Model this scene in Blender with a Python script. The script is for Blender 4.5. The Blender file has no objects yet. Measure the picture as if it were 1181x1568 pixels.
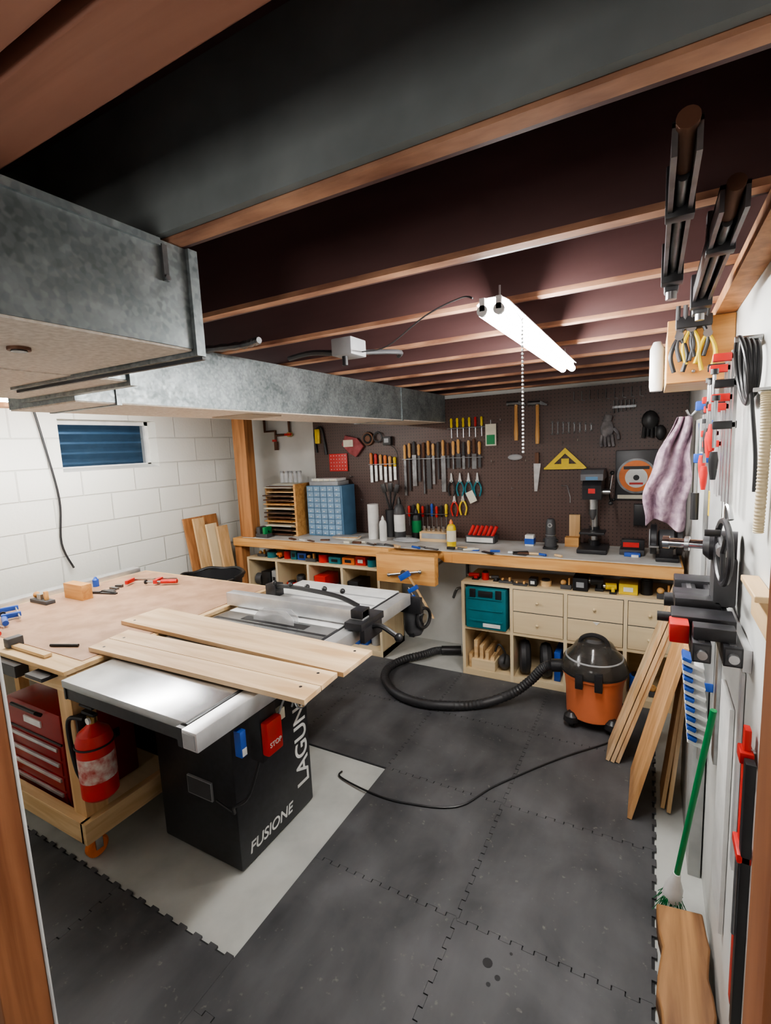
import bpy, bmesh, math, random
from mathutils import Vector, Matrix
random.seed(7)
# ------------------------------------------------------------ camera
R=Vector((0.8777,0.477,-0.0445)).normalized()
F=Vector((-0.4786,0.868,-0.1334)); F=(F-R*F.dot(R)).normalized()
U=R.cross(F)
cam=bpy.data.cameras.new("camera"); co=bpy.data.objects.new("camera",cam); bpy.context.collection.objects.link(co)
co.matrix_world=Matrix(((R.x,U.x,-F.x,0),(R.y,U.y,-F.y,0),(R.z,U.z,-F.z,1.65),(0,0,0,1)))
cam.sensor_fit='VERTICAL'; cam.sensor_height=24; cam.lens=24*746/1568; cam.clip_start=0.02
bpy.context.scene.camera=co
try:
    bpy.context.scene.view_settings.view_transform='AgX'; bpy.context.scene.view_settings.look='AgX - Medium High Contrast'; bpy.context.scene.view_settings.exposure=.12
except Exception: pass
# ------------------------------------------------------------ materials
def _base(name):
    m=bpy.data.materials.new(name); m.use_nodes=True; nt=m.node_tree
    return m,nt,nt.nodes["Principled BSDF"]
def rgba(c): return (c[0],c[1],c[2],1)
def M(name,c1,rough=.5,metal=0,c2=None,scale=12,stretch=(1,1,1),bump=0,detail=4,lo=.35,hi=.65,alpha=1,trans=0,emit=0,distort=0):
    m,nt,b=_base(name)
    if c2 is None: c2=tuple(min(1,x*.82) for x in c1)
    tc=nt.nodes.new("ShaderNodeTexCoord"); mp=nt.nodes.new("ShaderNodeMapping"); mp.inputs["Scale"].default_value=stretch
    nz=nt.nodes.new("ShaderNodeTexNoise"); nz.inputs["Scale"].default_value=scale; nz.inputs["Detail"].default_value=detail; nz.inputs["Distortion"].default_value=distort
    cr=nt.nodes.new("ShaderNodeValToRGB"); cr.color_ramp.elements[0].color=rgba(c2); cr.color_ramp.elements[1].color=rgba(c1)
    cr.color_ramp.elements[0].position=lo; cr.color_ramp.elements[1].position=hi
    L=nt.links.new
    L(tc.outputs["Object"],mp.inputs[0]); L(mp.outputs[0],nz.inputs["Vector"]); L(nz.outputs[0],cr.inputs[0]); L(cr.outputs[0],b.inputs["Base Color"])
    b.inputs["Roughness"].default_value=rough; b.inputs["Metallic"].default_value=metal
    if bump:
        bp=nt.nodes.new("ShaderNodeBump"); bp.inputs["Strength"].default_value=bump; bp.inputs["Distance"].default_value=.01
        L(nz.outputs[0],bp.inputs["Height"]); L(bp.outputs[0],b.inputs["Normal"])
    if alpha<1: b.inputs["Alpha"].default_value=alpha
    if trans: b.inputs["Transmission Weight"].default_value=trans
    if emit: b.inputs["Emission Color"].default_value=rgba(c1); b.inputs["Emission Strength"].default_value=emit
    return m
def wood(name,c1,c2,axis='x',scale=28,rough=.55):
    s={'x':(.07,1,1),'y':(1,.07,1),'z':(1,1,.07)}[axis]
    return M(name,c1,rough,0,c2,scale,s,bump=.05,detail=6,lo=.38,hi=.62,distort=.6)
PINE_X=wood("pine_x",(.74,.54,.31),(.60,.39,.19),'x'); PINE_Y=wood("pine_y",(.72,.52,.30),(.58,.38,.19),'y'); PINE_Z=wood("pine_z",(.70,.48,.26),(.55,.34,.16),'z')
BIRCH=wood("birch_plywood",(.78,.64,.42),(.70,.55,.34),'x',14); BIRCHZ=wood("birch_plywood_z",(.80,.67,.45),(.72,.57,.36),'z',14)
BOARD=wood("maple_board",(.82,.62,.40),(.60,.39,.21),'x',16); BENCHW=wood("bench_edge_wood",(.76,.43,.16),(.60,.29,.09),'x',30)
POSTW=wood("post_wood",(.50,.24,.10),(.32,.14,.05),'z',24); STAINW=wood("stained_trim_wood",(.38,.16,.075),(.22,.08,.033),'z',20)
STAINX=wood("stained_header_wood",(.42,.20,.135),(.32,.145,.095),'x',22)
JOIST=M("joist_brown_paint",(.130,.068,.066),.48,0,(.080,.038,.037),6,(.2,1,1),bump=.12)
JEDGE=M("joist_raw_edge",(.66,.37,.23),.7,0,(.26,.12,.075),14,(.35,1,1),bump=.2,detail=8)
GREYB=M("grey_insulation_board",(.25,.275,.275),.7,0,(.17,.19,.19),5)
WHITEW=M("white_paint",(.74,.745,.72),.55,0,(.62,.625,.60),3,bump=.05)
CONC=M("painted_concrete",(.54,.55,.52),.5,0,(.42,.43,.41),5,bump=.08,detail=8)
HARD=M("hardboard",(.50,.31,.20),.5,0,(.36,.21,.125),9,detail=6)
STEEL=M("steel",(.62,.63,.64),.3,1,(.45,.46,.47),20)
DSTEEL=M("dark_steel",(.24,.245,.25),.38,.8,(.12,.12,.125),14)
CHROME=M("chrome",(.8,.8,.82),.12,1)
CAST=M("cast_iron_top",(.60,.61,.62),.27,.88,(.38,.39,.40),6,detail=8)
ALU=M("aluminium",(.76,.77,.78),.38,.7)
BLACK=M("black_plastic",(.02,.02,.022),.4,0); BLACKM=M("black_powder_coat",(.026,.026,.03),.38,0,(.018,.018,.02),40)
DGREY=M("dark_grey_plastic",(.07,.07,.075),.5); GREY=M("grey_plastic",(.35,.36,.37),.5)
WHITE=M("white_plastic",(.82,.82,.80),.4); RED=M("red_plastic",(.60,.03,.025),.38); ORANGE=M("orange_plastic",(.80,.22,.05),.38)
VACO=M("vac_orange",(.72,.22,.10),.45,0,(.64,.19,.085),6)
YELLOW=M("yellow_plastic",(.85,.62,.04),.4); BLUE=M("blue_plastic",(.03,.10,.45),.4); TEAL=M("teal_plastic",(.015,.18,.22),.45)
GREEN=M("green_plastic",(.01,.22,.07),.4); CHESTRED=M("red_enamel",(.28,.012,.012),.3); PINK=M("pink_cloth",(.50,.37,.43),.9,0,(.24,.16,.21),34,detail=6)
CREAM=M("paper",(.80,.76,.62),.7); CABBLUE=M("slate_blue",(.10,.22,.36),.45); CLEARB=M("smoky_drawer",(.24,.38,.54),.2,0)
HANDLE=wood("tool_handle_wood",(.72,.42,.16),(.5,.25,.08),'z',30); SMOKE=M("smoky_plastic",(.06,.055,.05),.15,0,alpha=.78)
GLASS=M("clear_plastic",(.8,.82,.85),.1,0,alpha=.35); SLABW=wood("slab_wood",(.48,.26,.11),(.12,.05,.02),'y',11); BARK=M("bark",(.10,.06,.04),.9,0,bump=.6)
RUBBER=M("rubber",(.035,.035,.038),.5,0); TAN=M("tan_hose",(.66,.55,.36),.5); GLOVE=M("grey_glove",(.30,.29,.30),.9,0,(.12,.11,.12),20)
RUST=M("rusty_iron",(.16,.08,.05),.6,.5); BRASS=M("brass",(.7,.5,.2),.3,1); WELL=M("window_well_metal",(.10,.19,.30),.4,.3)
DUCTB=M("duct_bottom_lit_beige",(.80,.72,.63),.65,.0,(.62,.54,.46),90,detail=3)  # speckled beige duct bottom, colour lightened for the light falling on it
SHEET=M("grey_panel",(.46,.47,.46),.5)
def matmat():
    m,nt,b=_base("foam_mat"); L=nt.links.new
    tc=nt.nodes.new("ShaderNodeTexCoord")
    def nz(sc,det,st=(1,1,1),rot=0,dist=0):
        mp=nt.nodes.new("ShaderNodeMapping"); mp.inputs["Scale"].default_value=st; mp.inputs["Rotation"].default_value=(0,0,rot); n=nt.nodes.new("ShaderNodeTexNoise")
        n.inputs["Scale"].default_value=sc; n.inputs["Detail"].default_value=det; n.inputs["Distortion"].default_value=dist; L(tc.outputs["Object"],mp.inputs[0]); L(mp.outputs[0],n.inputs["Vector"]); return n
    a=nz(3.2,9,dist=.5); c=nz(9,8,(1,.30,1),.7); s=nz(42,4)
    ad=nt.nodes.new("ShaderNodeMath"); ad.operation='MULTIPLY_ADD'; ad.inputs[1].default_value=.5; L(c.outputs[0],ad.inputs[0]); L(a.outputs[0],ad.inputs[2])
    cr=nt.nodes.new("ShaderNodeValToRGB"); e=cr.color_ramp.elements; e[0].position=.52; e[0].color=(.044,.045,.049,1); e[1].position=.98; e[1].color=(.120,.120,.125,1)
    L(ad.outputs[0],cr.inputs[0])
    sp=nt.nodes.new("ShaderNodeValToRGB"); q=sp.color_ramp.elements; q[0].position=.66; q[0].color=(0,0,0,1); q[1].position=.76; q[1].color=(1,1,1,1); L(s.outputs[0],sp.inputs[0])
    mx=nt.nodes.new("ShaderNodeMix"); mx.data_type='RGBA'; L(sp.outputs[0],mx.inputs[0]); L(cr.outputs[0],mx.inputs[6]); mx.inputs[7].default_value=(.16,.155,.145,1)
    L(mx.outputs[2],b.inputs["Base Color"]); b.inputs["Roughness"].default_value=.6
    bp=nt.nodes.new("ShaderNodeBump"); bp.inputs["Strength"].default_value=.4; bp.inputs["Distance"].default_value=.008; L(a.outputs[0],bp.inputs["Height"]); L(bp.outputs[0],b.inputs["Normal"])
    return m
MAT=matmat(); MATB=M("foam_mat_underside",(.03,.03,.033),.7)
def galv():
    m,nt,b=_base("galvanised_steel"); L=nt.links.new
    tc=nt.nodes.new("ShaderNodeTexCoord"); vo=nt.nodes.new("ShaderNodeTexVoronoi"); vo.inputs["Scale"].default_value=110; vo.feature='SMOOTH_F1'; vo.inputs["Smoothness"].default_value=.6
    nz=nt.nodes.new("ShaderNodeTexNoise"); nz.inputs["Scale"].default_value=9; nz.inputs["Detail"].default_value=8; nz.inputs["Distortion"].default_value=.6
    cr=nt.nodes.new("ShaderNodeValToRGB"); cr.color_ramp.elements[0].color=(.14,.165,.17,1); cr.color_ramp.elements[1].color=(.40,.44,.45,1); cr.color_ramp.elements[0].position=.28; cr.color_ramp.elements[1].position=.75
    mx=nt.nodes.new("ShaderNodeMath"); mx.operation='MULTIPLY_ADD'; mx.inputs[1].default_value=.22
    L(tc.outputs["Object"],vo.inputs["Vector"]); L(tc.outputs["Object"],nz.inputs["Vector"])
    sp=nt.nodes.new("ShaderNodeSeparateColor"); L(vo.outputs["Color"],sp.inputs[0]); L(sp.outputs[0],mx.inputs[0]); 
    m2=nt.nodes.new("ShaderNodeMath"); m2.operation='MULTIPLY'; m2.inputs[1].default_value=.8; L(nz.outputs[0],m2.inputs[0]); L(m2.outputs[0],mx.inputs[2])
    L(mx.outputs[0],cr.inputs[0]); L(cr.outputs[0],b.inputs["Base Color"])
    rr=nt.nodes.new("ShaderNodeMapRange"); rr.inputs[3].default_value=.36; rr.inputs[4].default_value=.50; L(sp.outputs[1],rr.inputs[0]); L(rr.outputs[0],b.inputs["Roughness"])
    b.inputs["Metallic"].default_value=.6
    return m
GALV=galv()
def blockmat():
    m,nt,b=_base("painted_block"); L=nt.links.new
    tc=nt.nodes.new("ShaderNodeTexCoord"); sp=nt.nodes.new("ShaderNodeSeparateXYZ"); cb=nt.nodes.new("ShaderNodeCombineXYZ")
    L(tc.outputs["Object"],sp.inputs[0]); L(sp.outputs[1],cb.inputs[0]); L(sp.outputs[2],cb.inputs[1])
    br=nt.nodes.new("ShaderNodeTexBrick"); L(cb.outputs[0],br.inputs["Vector"])
    br.inputs["Scale"].default_value=1; br.inputs["Brick Width"].default_value=.40; br.inputs["Row Height"].default_value=.20; br.inputs["Mortar Size"].default_value=.006; br.inputs["Mortar Smooth"].default_value=.6
    br.inputs["Color1"].default_value=(.80,.80,.74,1); br.inputs["Color2"].default_value=(.76,.76,.70,1); br.inputs["Mortar"].default_value=(.62,.62,.57,1)
    L(br.outputs["Color"],b.inputs["Base Color"]); b.inputs["Roughness"].default_value=.6
    nz=nt.nodes.new("ShaderNodeTexNoise"); nz.inputs["Scale"].default_value=50; L(tc.outputs["Object"],nz.inputs["Vector"])
    mu=nt.nodes.new("ShaderNodeMath"); mu.operation='MULTIPLY_ADD'; mu.inputs[1].default_value=-1; L(br.outputs["Fac"],mu.inputs[0])
    m2=nt.nodes.new("ShaderNodeMath"); m2.operation='MULTIPLY'; m2.inputs[1].default_value=.35; L(nz.outputs[0],m2.inputs[0]); L(m2.outputs[0],mu.inputs[2])
    bp=nt.nodes.new("ShaderNodeBump"); bp.inputs["Distance"].default_value=.006; bp.inputs["Strength"].default_value=.7; L(mu.outputs[0],bp.inputs["Height"]); L(bp.outputs[0],b.inputs["Normal"])
    return m
BLOCK=blockmat()
def pegmat():
    m,nt,b=_base("pegboard_brown"); L=nt.links.new
    tc=nt.nodes.new("ShaderNodeTexCoord"); sp=nt.nodes.new("ShaderNodeSeparateXYZ"); L(tc.outputs["Object"],sp.inputs[0])
    ds=[]
    for i in (0,2):
        a=nt.nodes.new("ShaderNodeMath"); a.operation='MULTIPLY'; a.inputs[1].default_value=1/.0254; L(sp.outputs[i],a.inputs[0])
        f=nt.nodes.new("ShaderNodeMath"); f.operation='FRACT'; L(a.outputs[0],f.inputs[0])
        s=nt.nodes.new("ShaderNodeMath"); s.operation='SUBTRACT'; s.inputs[1].default_value=.5; L(f.outputs[0],s.inputs[0])
        p=nt.nodes.new("ShaderNodeMath"); p.operation='POWER'; p.inputs[1].default_value=2; L(s.outputs[0],p.inputs[0]); ds.append(p)
    ad=nt.nodes.new("ShaderNodeMath"); L(ds[0].outputs[0],ad.inputs[0]); L(ds[1].outputs[0],ad.inputs[1])
    lt=nt.nodes.new("ShaderNodeMath"); lt.operation='LESS_THAN'; lt.inputs[1].default_value=.020; L(ad.outputs[0],lt.inputs[0])
    mx=nt.nodes.new("ShaderNodeMix"); mx.data_type='RGBA'; L(lt.outputs[0],mx.inputs[0]); mx.inputs[6].default_value=(.088,.052,.043,1); mx.inputs[7].default_value=(.012,.008,.007,1)
    L(mx.outputs[2],b.inputs["Base Color"]); b.inputs["Roughness"].default_value=.45
    return m
PEG=pegmat()
TUBE=M("fluorescent_tube",(1,.985,.96),.5,0,(1,.985,.96),emit=125)
# ------------------------------------------------------------ mesh builder
class B:
    def __init__(s,name): s.n=name; s.bm=bmesh.new(); s.ms=[]; s.T=Matrix.Identity(4)
    def mi(s,m):
        if m not in s.ms: s.ms.append(m)
        return s.ms.index(m)
    def v(s,p): return s.bm.verts.new(s.T@Vector(p))
    def f(s,vs,m):
        try:
            f=s.bm.faces.new(vs); f.material_index=s.mi(m); return f
        except ValueError: return None
    def box(s,x0,x1,y0,y1,z0,z1,m,bev=0):
        P=[(x0,y0,z0),(x1,y0,z0),(x1,y1,z0),(x0,y1,z0),(x0,y0,z1),(x1,y0,z1),(x1,y1,z1),(x0,y1,z1)]
        V=[s.v(p) for p in P]; fs=[s.f([V[i] for i in q],m) for q in ((3,2,1,0),(4,5,6,7),(0,1,5,4),(1,2,6,5),(2,3,7,6),(3,0,4,7))]
        if bev:
            es=set(e for f in fs for e in f.edges)
            r=bmesh.ops.bevel(s.bm,geom=list(es),offset=bev,segments=2,affect='EDGES',profile=.6)
            for f in r['faces']: f.material_index=s.mi(m)
        return s
    def prism(s,pts,plane,a0,a1,m):
        def mk(p,a):
            return {'xz':(p[0],a,p[1]),'yz':(a,p[0],p[1]),'xy':(p[0],p[1],a)}[plane]
        A=[s.v(mk(p,a0)) for p in pts]; C=[s.v(mk(p,a1)) for p in pts]; n=len(pts)
        s.f(A,m); s.f(C[::-1],m)
        for i in range(n): s.f([A[i],C[i],C[(i+1)%n],A[(i+1)%n]],m)
        return s
    def ring(s,c,X,Y,r,n): return [s.v(c+X*(r*math.cos(2*math.pi*i/n))+Y*(r*math.sin(2*math.pi*i/n))) for i in range(n)]
    def lathe(s,p0,p1,prof,m,n=20,ms=None):
        p0=Vector(p0); p1=Vector(p1); ax=(p1-p0); ln=ax.length; ax.normalize()
        X=ax.orthogonal().normalized(); Y=ax.cross(X); prev=None
        for k,(r,hh) in enumerate(prof):
            mm=ms[k-1] if ms and k>0 else m
            c=p0+ax*(hh*ln); rg=s.ring(c,X,Y,max(r,.0003),n)
            if prev is None: s.f(rg[::-1],mm)
            else:
                for i in range(n): s.f([prev[i],prev[(i+1)%n],rg[(i+1)%n],rg[i]],mm)
            prev=rg
        s.f(prev,mm); return s
    def cyl(s,p0,p1,r,m,r2=None,n=16): return s.lathe(p0,p1,[(r,0),(r if r2 is None else r2,1)],m,n)
    def tube(s,pts,r,m,n=8,sub=6,rib=0,closed=False):
        P=[Vector(p) for p in pts]
        if sub>1 and len(P)>2:
            Q=[];k=len(P)
            for i in range(k-1):
                a=P[max(i-1,0)];b=P[i];c=P[i+1];d=P[min(i+2,k-1)]
                for j in range(sub):
                    t=j/sub; Q.append(.5*((2*b)+(c-a)*t+(2*a-5*b+4*c-d)*t*t+(3*b-a-3*c+d)*t**3))
            Q.append(P[-1]); P=Q
        X=None; prev=None
        for i,p in enumerate(P):
            t=(P[min(i+1,len(P)-1)]-P[max(i-1,0)]).normalized()
            if X is None: X=t.orthogonal().normalized()
            else: X=(X-t*X.dot(t)); X=X.normalized() if X.length>1e-6 else t.orthogonal().normalized()
            Y=t.cross(X); rr=r*(1+(rib if i%2 else -rib)) if rib else r
            rg=s.ring(p,X,Y,rr,n)
            if prev is None: s.f(rg[::-1],m)
            else:
                for j in range(n): s.f([prev[j],prev[(j+1)%n],rg[(j+1)%n],rg[j]],m)
            prev=rg
        s.f(prev,m); return s
    def torus(s,c,ax,r,rt,m,n=24):
        c=Vector(c); ax=Vector(ax).normalized(); X=ax.orthogonal().normalized(); Y=ax.cross(X)
        return s.tube([c+X*(r*math.cos(2*math.pi*i/n))+Y*(r*math.sin(2*math.pi*i/n)) for i in range(n+1)],rt,m,8,1)
    def ball(s,c,r,m,sc=(1,1,1),n=14):
        c=Vector(c); rows=[]; k=n//2
        for i in range(k+1):
            a=math.pi*i/k; rows.append([s.v(c+Vector((max(math.sin(a),.002)*math.cos(2*math.pi*j/n)*r*sc[0],max(math.sin(a),.002)*math.sin(2*math.pi*j/n)*r*sc[1],-math.cos(a)*r*sc[2]))) for j in range(n)])
        for i in range(k):
            for j in range(n): s.f([rows[i][j],rows[i][(j+1)%n],rows[i+1][(j+1)%n],rows[i+1][j]],m)
        s.f(rows[0][::-1],m); s.f(rows[-1],m); return s
    def text(s,t,size,mat4,m,ext=.001,shear=0):
        c=bpy.data.curves.new("t",'FONT'); c.body=t; c.size=size; c.extrude=ext; c.shear=shear; c.offset=size*.012
        o=bpy.data.objects.new("t",c); bpy.context.collection.objects.link(o); bpy.context.view_layer.update()
        me=o.evaluated_get(bpy.context.evaluated_depsgraph_get()).to_mesh()
        V=[s.v(mat4@v.co) for v in me.vertices]
        for p in me.polygons: s.f([V[i] for i in p.vertices],m)
        o.to_mesh_clear(); bpy.data.objects.remove(o); return s
    def done(s,bevel=0):
        bm=s.bm; bmesh.ops.recalc_face_normals(bm,faces=bm.faces)
        for f in bm.faces: f.smooth=True
        for e in bm.edges:
            if len(e.link_faces)!=2 or e.calc_face_angle(0)>.55: e.smooth=False
        xs=[v.co for v in bm.verts]
        c=Vector(((min(p.x for p in xs)+max(p.x for p in xs))/2,(min(p.y for p in xs)+max(p.y for p in xs))/2,min(p.z for p in xs)))
        bmesh.ops.translate(bm,verts=bm.verts,vec=-c)
        me=bpy.data.meshes.new(s.n); bm.to_mesh(me); bm.free()
        for m in s.ms: me.materials.append(m)
        o=bpy.data.objects.new(s.n,me); o.location=c; bpy.context.collection.objects.link(o)
        if bevel:
            md=o.modifiers.new("bevel",'BEVEL'); md.width=bevel; md.segments=2; md.limit_method='ANGLE'; md.angle_limit=.9
        return o
def rotM(pivot,ax,deg):
    p=Vector(pivot); return Matrix.Translation(p)@Matrix.Rotation(math.radians(deg),4,ax)@Matrix.Translation(-p)
def frame(o,X,Y):
    X=Vector(X).normalized();Y=Vector(Y).normalized();Z=X.cross(Y)
    return Matrix(((X.x,Y.x,Z.x,o[0]),(X.y,Y.y,Z.y,o[1]),(X.z,Y.z,Z.z,o[2]),(0,0,0,1)))
# ------------------------------------------------------------ room shell
XL,XR,YB,ZJ,ZC=-3.5,.2,3.65,2.02,2.25
B("floor").box(XL-.1,XR+.1,-1.2,YB+.1,-.05,0,CONC).done()
B("wall_back").box(XL-.1,XR+.1,YB,YB+.1,0,ZC,WHITEW).done()
B("wall_right").box(XR,XR+.1,-1.2,YB,0,ZC,WHITEW).done()
wy0,wy1,wz0,wz1=1.86,2.60,1.57,1.93
w=B("wall_left")
w.box(XL-.2,XL,.3,wy0,0,ZC,BLOCK).box(XL-.2,XL,wy1,YB,0,ZC,BLOCK).box(XL-.2,XL,wy0,wy1,0,wz0,BLOCK).box(XL-.2,XL,wy0,wy1,wz1,ZC,BLOCK); w.done()
B("wall_front").box(XL,-1.2,.28,.34,0,ZC,WHITEW).done()
B("ceiling").box(XL-.1,XR+.1,-1.2,YB+.1,ZC,ZC+.03,JOIST).done()
w=B("window_1")
x=XL-.12
w.box(x-.02,x+.02,wy0,wy1,wz0,wz0+.035,WHITE).box(x-.02,x+.02,wy0,wy1,wz1-.03,wz1,WHITE).box(x-.02,x+.02,wy0,wy0+.03,wz0,wz1,WHITE).box(x-.02,x+.02,wy1-.03,wy1,wz0,wz1,WHITE)
w.box(x-.004,x,wy0,wy1,wz0,wz1,M("window_glass",(.05,.09,.14),.05,0,alpha=.22))
w.prism([(XL-.12,wz0),(XL,wz0),(XL,wz0+.002),(XL-.12,wz0+.03)],'xz',wy0,wy1,WHITEW); w.done()
w=B("window_well")
n=48; pts=[]
for i in range(n+1):
    z=wz0-.1+.6*i/n; pts.append((XL-.33+.016*math.cos(i*math.pi/3),z))
pts+= [(XL-.36,wz0+.5),(XL-.36,wz0-.1)]
w.prism(pts,'xz',wy0-.2,wy1+.6,WELL); w.done()
for k in range(9):
    y=.62+.373*k
    if y+.04>YB: break
    j=B("ceiling_joist"); j.box(XL,XR,y,y+.038,ZJ+.012,ZC,JOIST).box(XL,XR,y,y+.030,ZJ,ZJ+.012,JEDGE).box(XL,XR,y+.030,y+.038,ZJ,ZJ+.012,JOIST); j.done()
B("ceiling_panel").box(-3.4,XR,.603,.618,ZJ+.006,ZC,GREYB).done()
j=B("door_header"); j.box(-1.4,XR,.315,.395,2.05,2.25,STAINX).box(-1.4,XR,.20,.295,2.045,2.25,STAINX).box(-1.4,XR,.295,.315,2.09,2.25,BLACK); j.done(.003)
j=B("door_jamb"); j.box(-1.19,-1.115,.342,.424,0,2.04,STAINW).box(-1.42,-1.19,.345,.40,0,2.04,STAINW).box(-1.19,-1.112,.424,.43,0,2.04,WHITE); j.done(.002)
j=B("door_jamb"); j.box(.075,XR-.001,.36,.425,0,2.04,STAINW); j.done(.003)
j=B("sill_plate"); j.box(XL+.001,XL+.12,.42,YB-.001,1.985,2.018,POSTW); j.done()
j=B("top_plate"); j.box(XR-.05,XR-.001,.7,3.60,1.985,2.018,POSTW); j.done()
# ducts
d=B("air_duct")
def ductbox(x0,x1,y0,y1,z0,z1):
    d.box(x0,x1,y0,y1,z0+.004,z1,GALV); d.box(x0+.003,x1-.003,y0+.003,y1-.003,z0,z0+.006,DUCTB)
ductbox(-1.42,-.75,.345,.655,1.84,2.018)
d.box(-1.42,-.742,.655,.675,1.832,2.018,GALV); d.box(-.750,-.744,.602,.612,1.95,2.01,DSTEEL); d.box(-.75,-.744,.345,.60,2.006,2.018,GALV)
d.cyl((-.747,.607,1.955),(-.741,.607,1.955),.005,STEEL)
d.box(-1.42,-.745,.668,.676,1.826,1.836,DGREY)
d.cyl((-.93,.45,1.842),(-.93,.45,1.835),.017,RUST); d.cyl((-.93,.45,1.836),(-.93,.45,1.833),.012,BLACK)
ductbox(-1.66,-1.15,.345,.80,1.838,2.0)
d.box(-1.66,-1.14,.79,.81,1.828,2.0,GALV)
ductbox(-1.78,-1.42,.81,3.605,1.812,2.018)
for yy in (.93,2.85): d.box(-1.785,-1.415,yy,yy+.016,1.809,2.018,GALV)
d.box(-1.70,-1.48,1.55,1.75,1.806,1.812,M("register_frame",(.45,.38,.30),.6))
d.done()
d=B("electrical_box"); d.box(-.965,-.885,1.42,1.52,1.96,2.018,GREY,.006); d.cyl((-.93,1.45,1.96),(-.93,1.45,1.93),.010,BLACK)
d.tube([(-.965,1.5,1.98),(-1.1,1.5,2.0),(-1.25,1.55,2.005)],.010,DGREY); d.tube([(-.9,1.52,1.98),(-.85,1.7,2.0),(-.9,1.8,2.005)],.009,DGREY); d.tube([(-1.38,1.2,2.0),(-1.2,1.24,2.0),(-1.1,1.22,2.0)],.012,DSTEEL,8,8,.15)
d.done()
d=B("electrical_cord"); d.tube([(-.884,1.49,1.975),(-.75,1.42,1.965),(-.55,1.27,1.995),(-.42,1.19,2.0),(-.38,1.16,1.985)],.0022,DGREY); d.done()
def lamp(LX,y0,y1,zt,wd,ztop):
    L=B("fluorescent_shop_light"); k=wd
    L.prism([(LX-k,zt+.020),(LX-k*.5,zt+.032),(LX+k*.5,zt+.032),(LX+k,zt+.020),(LX+k*.97,zt+.018),(LX+k*.48,zt+.029),(LX-k*.48,zt+.029),(LX-k*.97,zt+.018)],'xz',y0+.02,y1-.02,WHITE)
    for sx in (-k*.5,k*.5):
        L.cyl((LX+sx,y0+.010,zt),(LX+sx,y1-.010,zt),.013,TUBE); 
        for yy in (y0,y1-.010): L.cyl((LX+sx,yy,zt),(LX+sx,yy+.010,zt),.0125,WHITE); L.box(LX+sx-.006,LX+sx+.006,yy,yy+.010,zt,zt+.028,WHITE)
    for yy in (y0+.08,y1-.08): L.tube([(LX,yy,zt+.03),(LX,yy+.002,ztop)],.003,STEEL,6,1)
    L.done()
lamp(-.33,1.13,2.28,1.945,.038,2.018)
c=B("pull_chain")
for i in range(36): c.ball((-.275,1.20,1.93-i*.0088),.0036,STEEL,n=6)
c.tube([(-.30,1.20,1.965),(-.275,1.20,1.925)],.002,STEEL,6,1); c.done()
lamp(-2.75,1.0,2.2,1.960,.06,2.0)
# ------------------------------------------------------------ foam mats with puzzle edges
TS=.605; G=.0004
m=B("foam_floor_mat")
def tile(x0,y0,x1,y1,flat=()):
    x0+=G;y0+=G;x1-=G;y1-=G
    C=[(x0,y0),(x1,y0),(x1,y1),(x0,y1)]; pts=[]
    for i in range(4):
        a=Vector(C[i]);b=Vector(C[(i+1)%4]); d=b-a; N=16
        n=Vector((d.y,-d.x)).normalized(); pts.append(a)
        if 'brtl'[i] in flat: continue
        for k in range(N):
            out=(k%2==0) 
            off=.0075 if out else -.0075
            k0,k1=(.05,.95) if out else (-.05,1.05)
            if k==0: k0=.12
            if k==N-1: k1=.88
            pts.append(a+d*((k+k0)/N)+n*off); pts.append(a+d*((k+k1)/N)+n*off)
    m.prism([(p.x,p.y) for p in pts],'xy',.003,.011,MAT)
    m.box(x0-.0012,x1+.0012,y0-.0012,y1+.0012,.0003,.0045,MATB)
xs=[.045-TS*i for i in range(0,3)]
ys=[2.0+TS*i for i in (-4,-3,-2,-1,0,1)]+[3.15]
for i in range(2):
    for a,b in zip(ys,ys[1:]):
        fl='l' if (i==1 and a<1.9) else ''
        if b==3.15: fl+='t'
        tile(xs[i+1],a,xs[i],b,fl)
for (a,b) in ((-1.77,-1.165),(-2.375,-1.77),(-2.98,-2.375)):
    tile(a,2.0,b,2.605,'b'); tile(a,2.605,b,3.15,'t'); tile(a,.345,b,.945,'r' if b>-1.3 else '')
for (cx,cy,rr) in ((-.42,1.30,.016),(-.38,1.27,.009),(-.40,1.24,.007),(-.20,1.02,.010),(-.62,1.0,.006),(-.36,1.36,.005)): m.cyl((cx,cy,.0105),(cx,cy,.0114),rr,BLACK,n=12)
m.done()
# ------------------------------------------------------------ back bench
b=B("workbench")
b.box(-3.28,-1.76,3.10,3.645,.83,.90,BENCHW).box(-1.76,-1.20,3.2,3.645,.83,.90,BENCHW).box(-1.20,.17,3.10,3.645,.83,.90,BENCHW)
b.box(-3.2,.16,3.135,3.61,.8995,.905,M("bench_top_sheet",(.66,.65,.62),.5,0,(.48,.45,.41),6))
b.prism([(-1.76,3.2),(-1.76,3.1),(-1.70,3.1),(-1.62,3.2)],'xy',.83,.90,BENCHW).prism([(-1.20,3.2),(-1.20,3.1),(-1.26,3.1),(-1.34,3.2)],'xy',.83,.90,BENCHW)
b.box(-3.2,.16,3.56,3.64,.76,.83,PINE_X)
b.done(.003)
v=B("woodworking_vise"); v.box(-1.71,-1.26,2.93,2.99,.70,.90,BENCHW,.006).box(-1.66,-1.3,3.02,3.09,.72,.895,BENCHW,.004)
v.cyl((-1.48,2.99,.78),(-1.48,3.3,.78),.016,STEEL).cyl((-1.6,2.99,.78),(-1.6,3.3,.78),.01,STEEL).cyl((-1.36,2.99,.78),(-1.36,3.3,.78),.01,STEEL)
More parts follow.
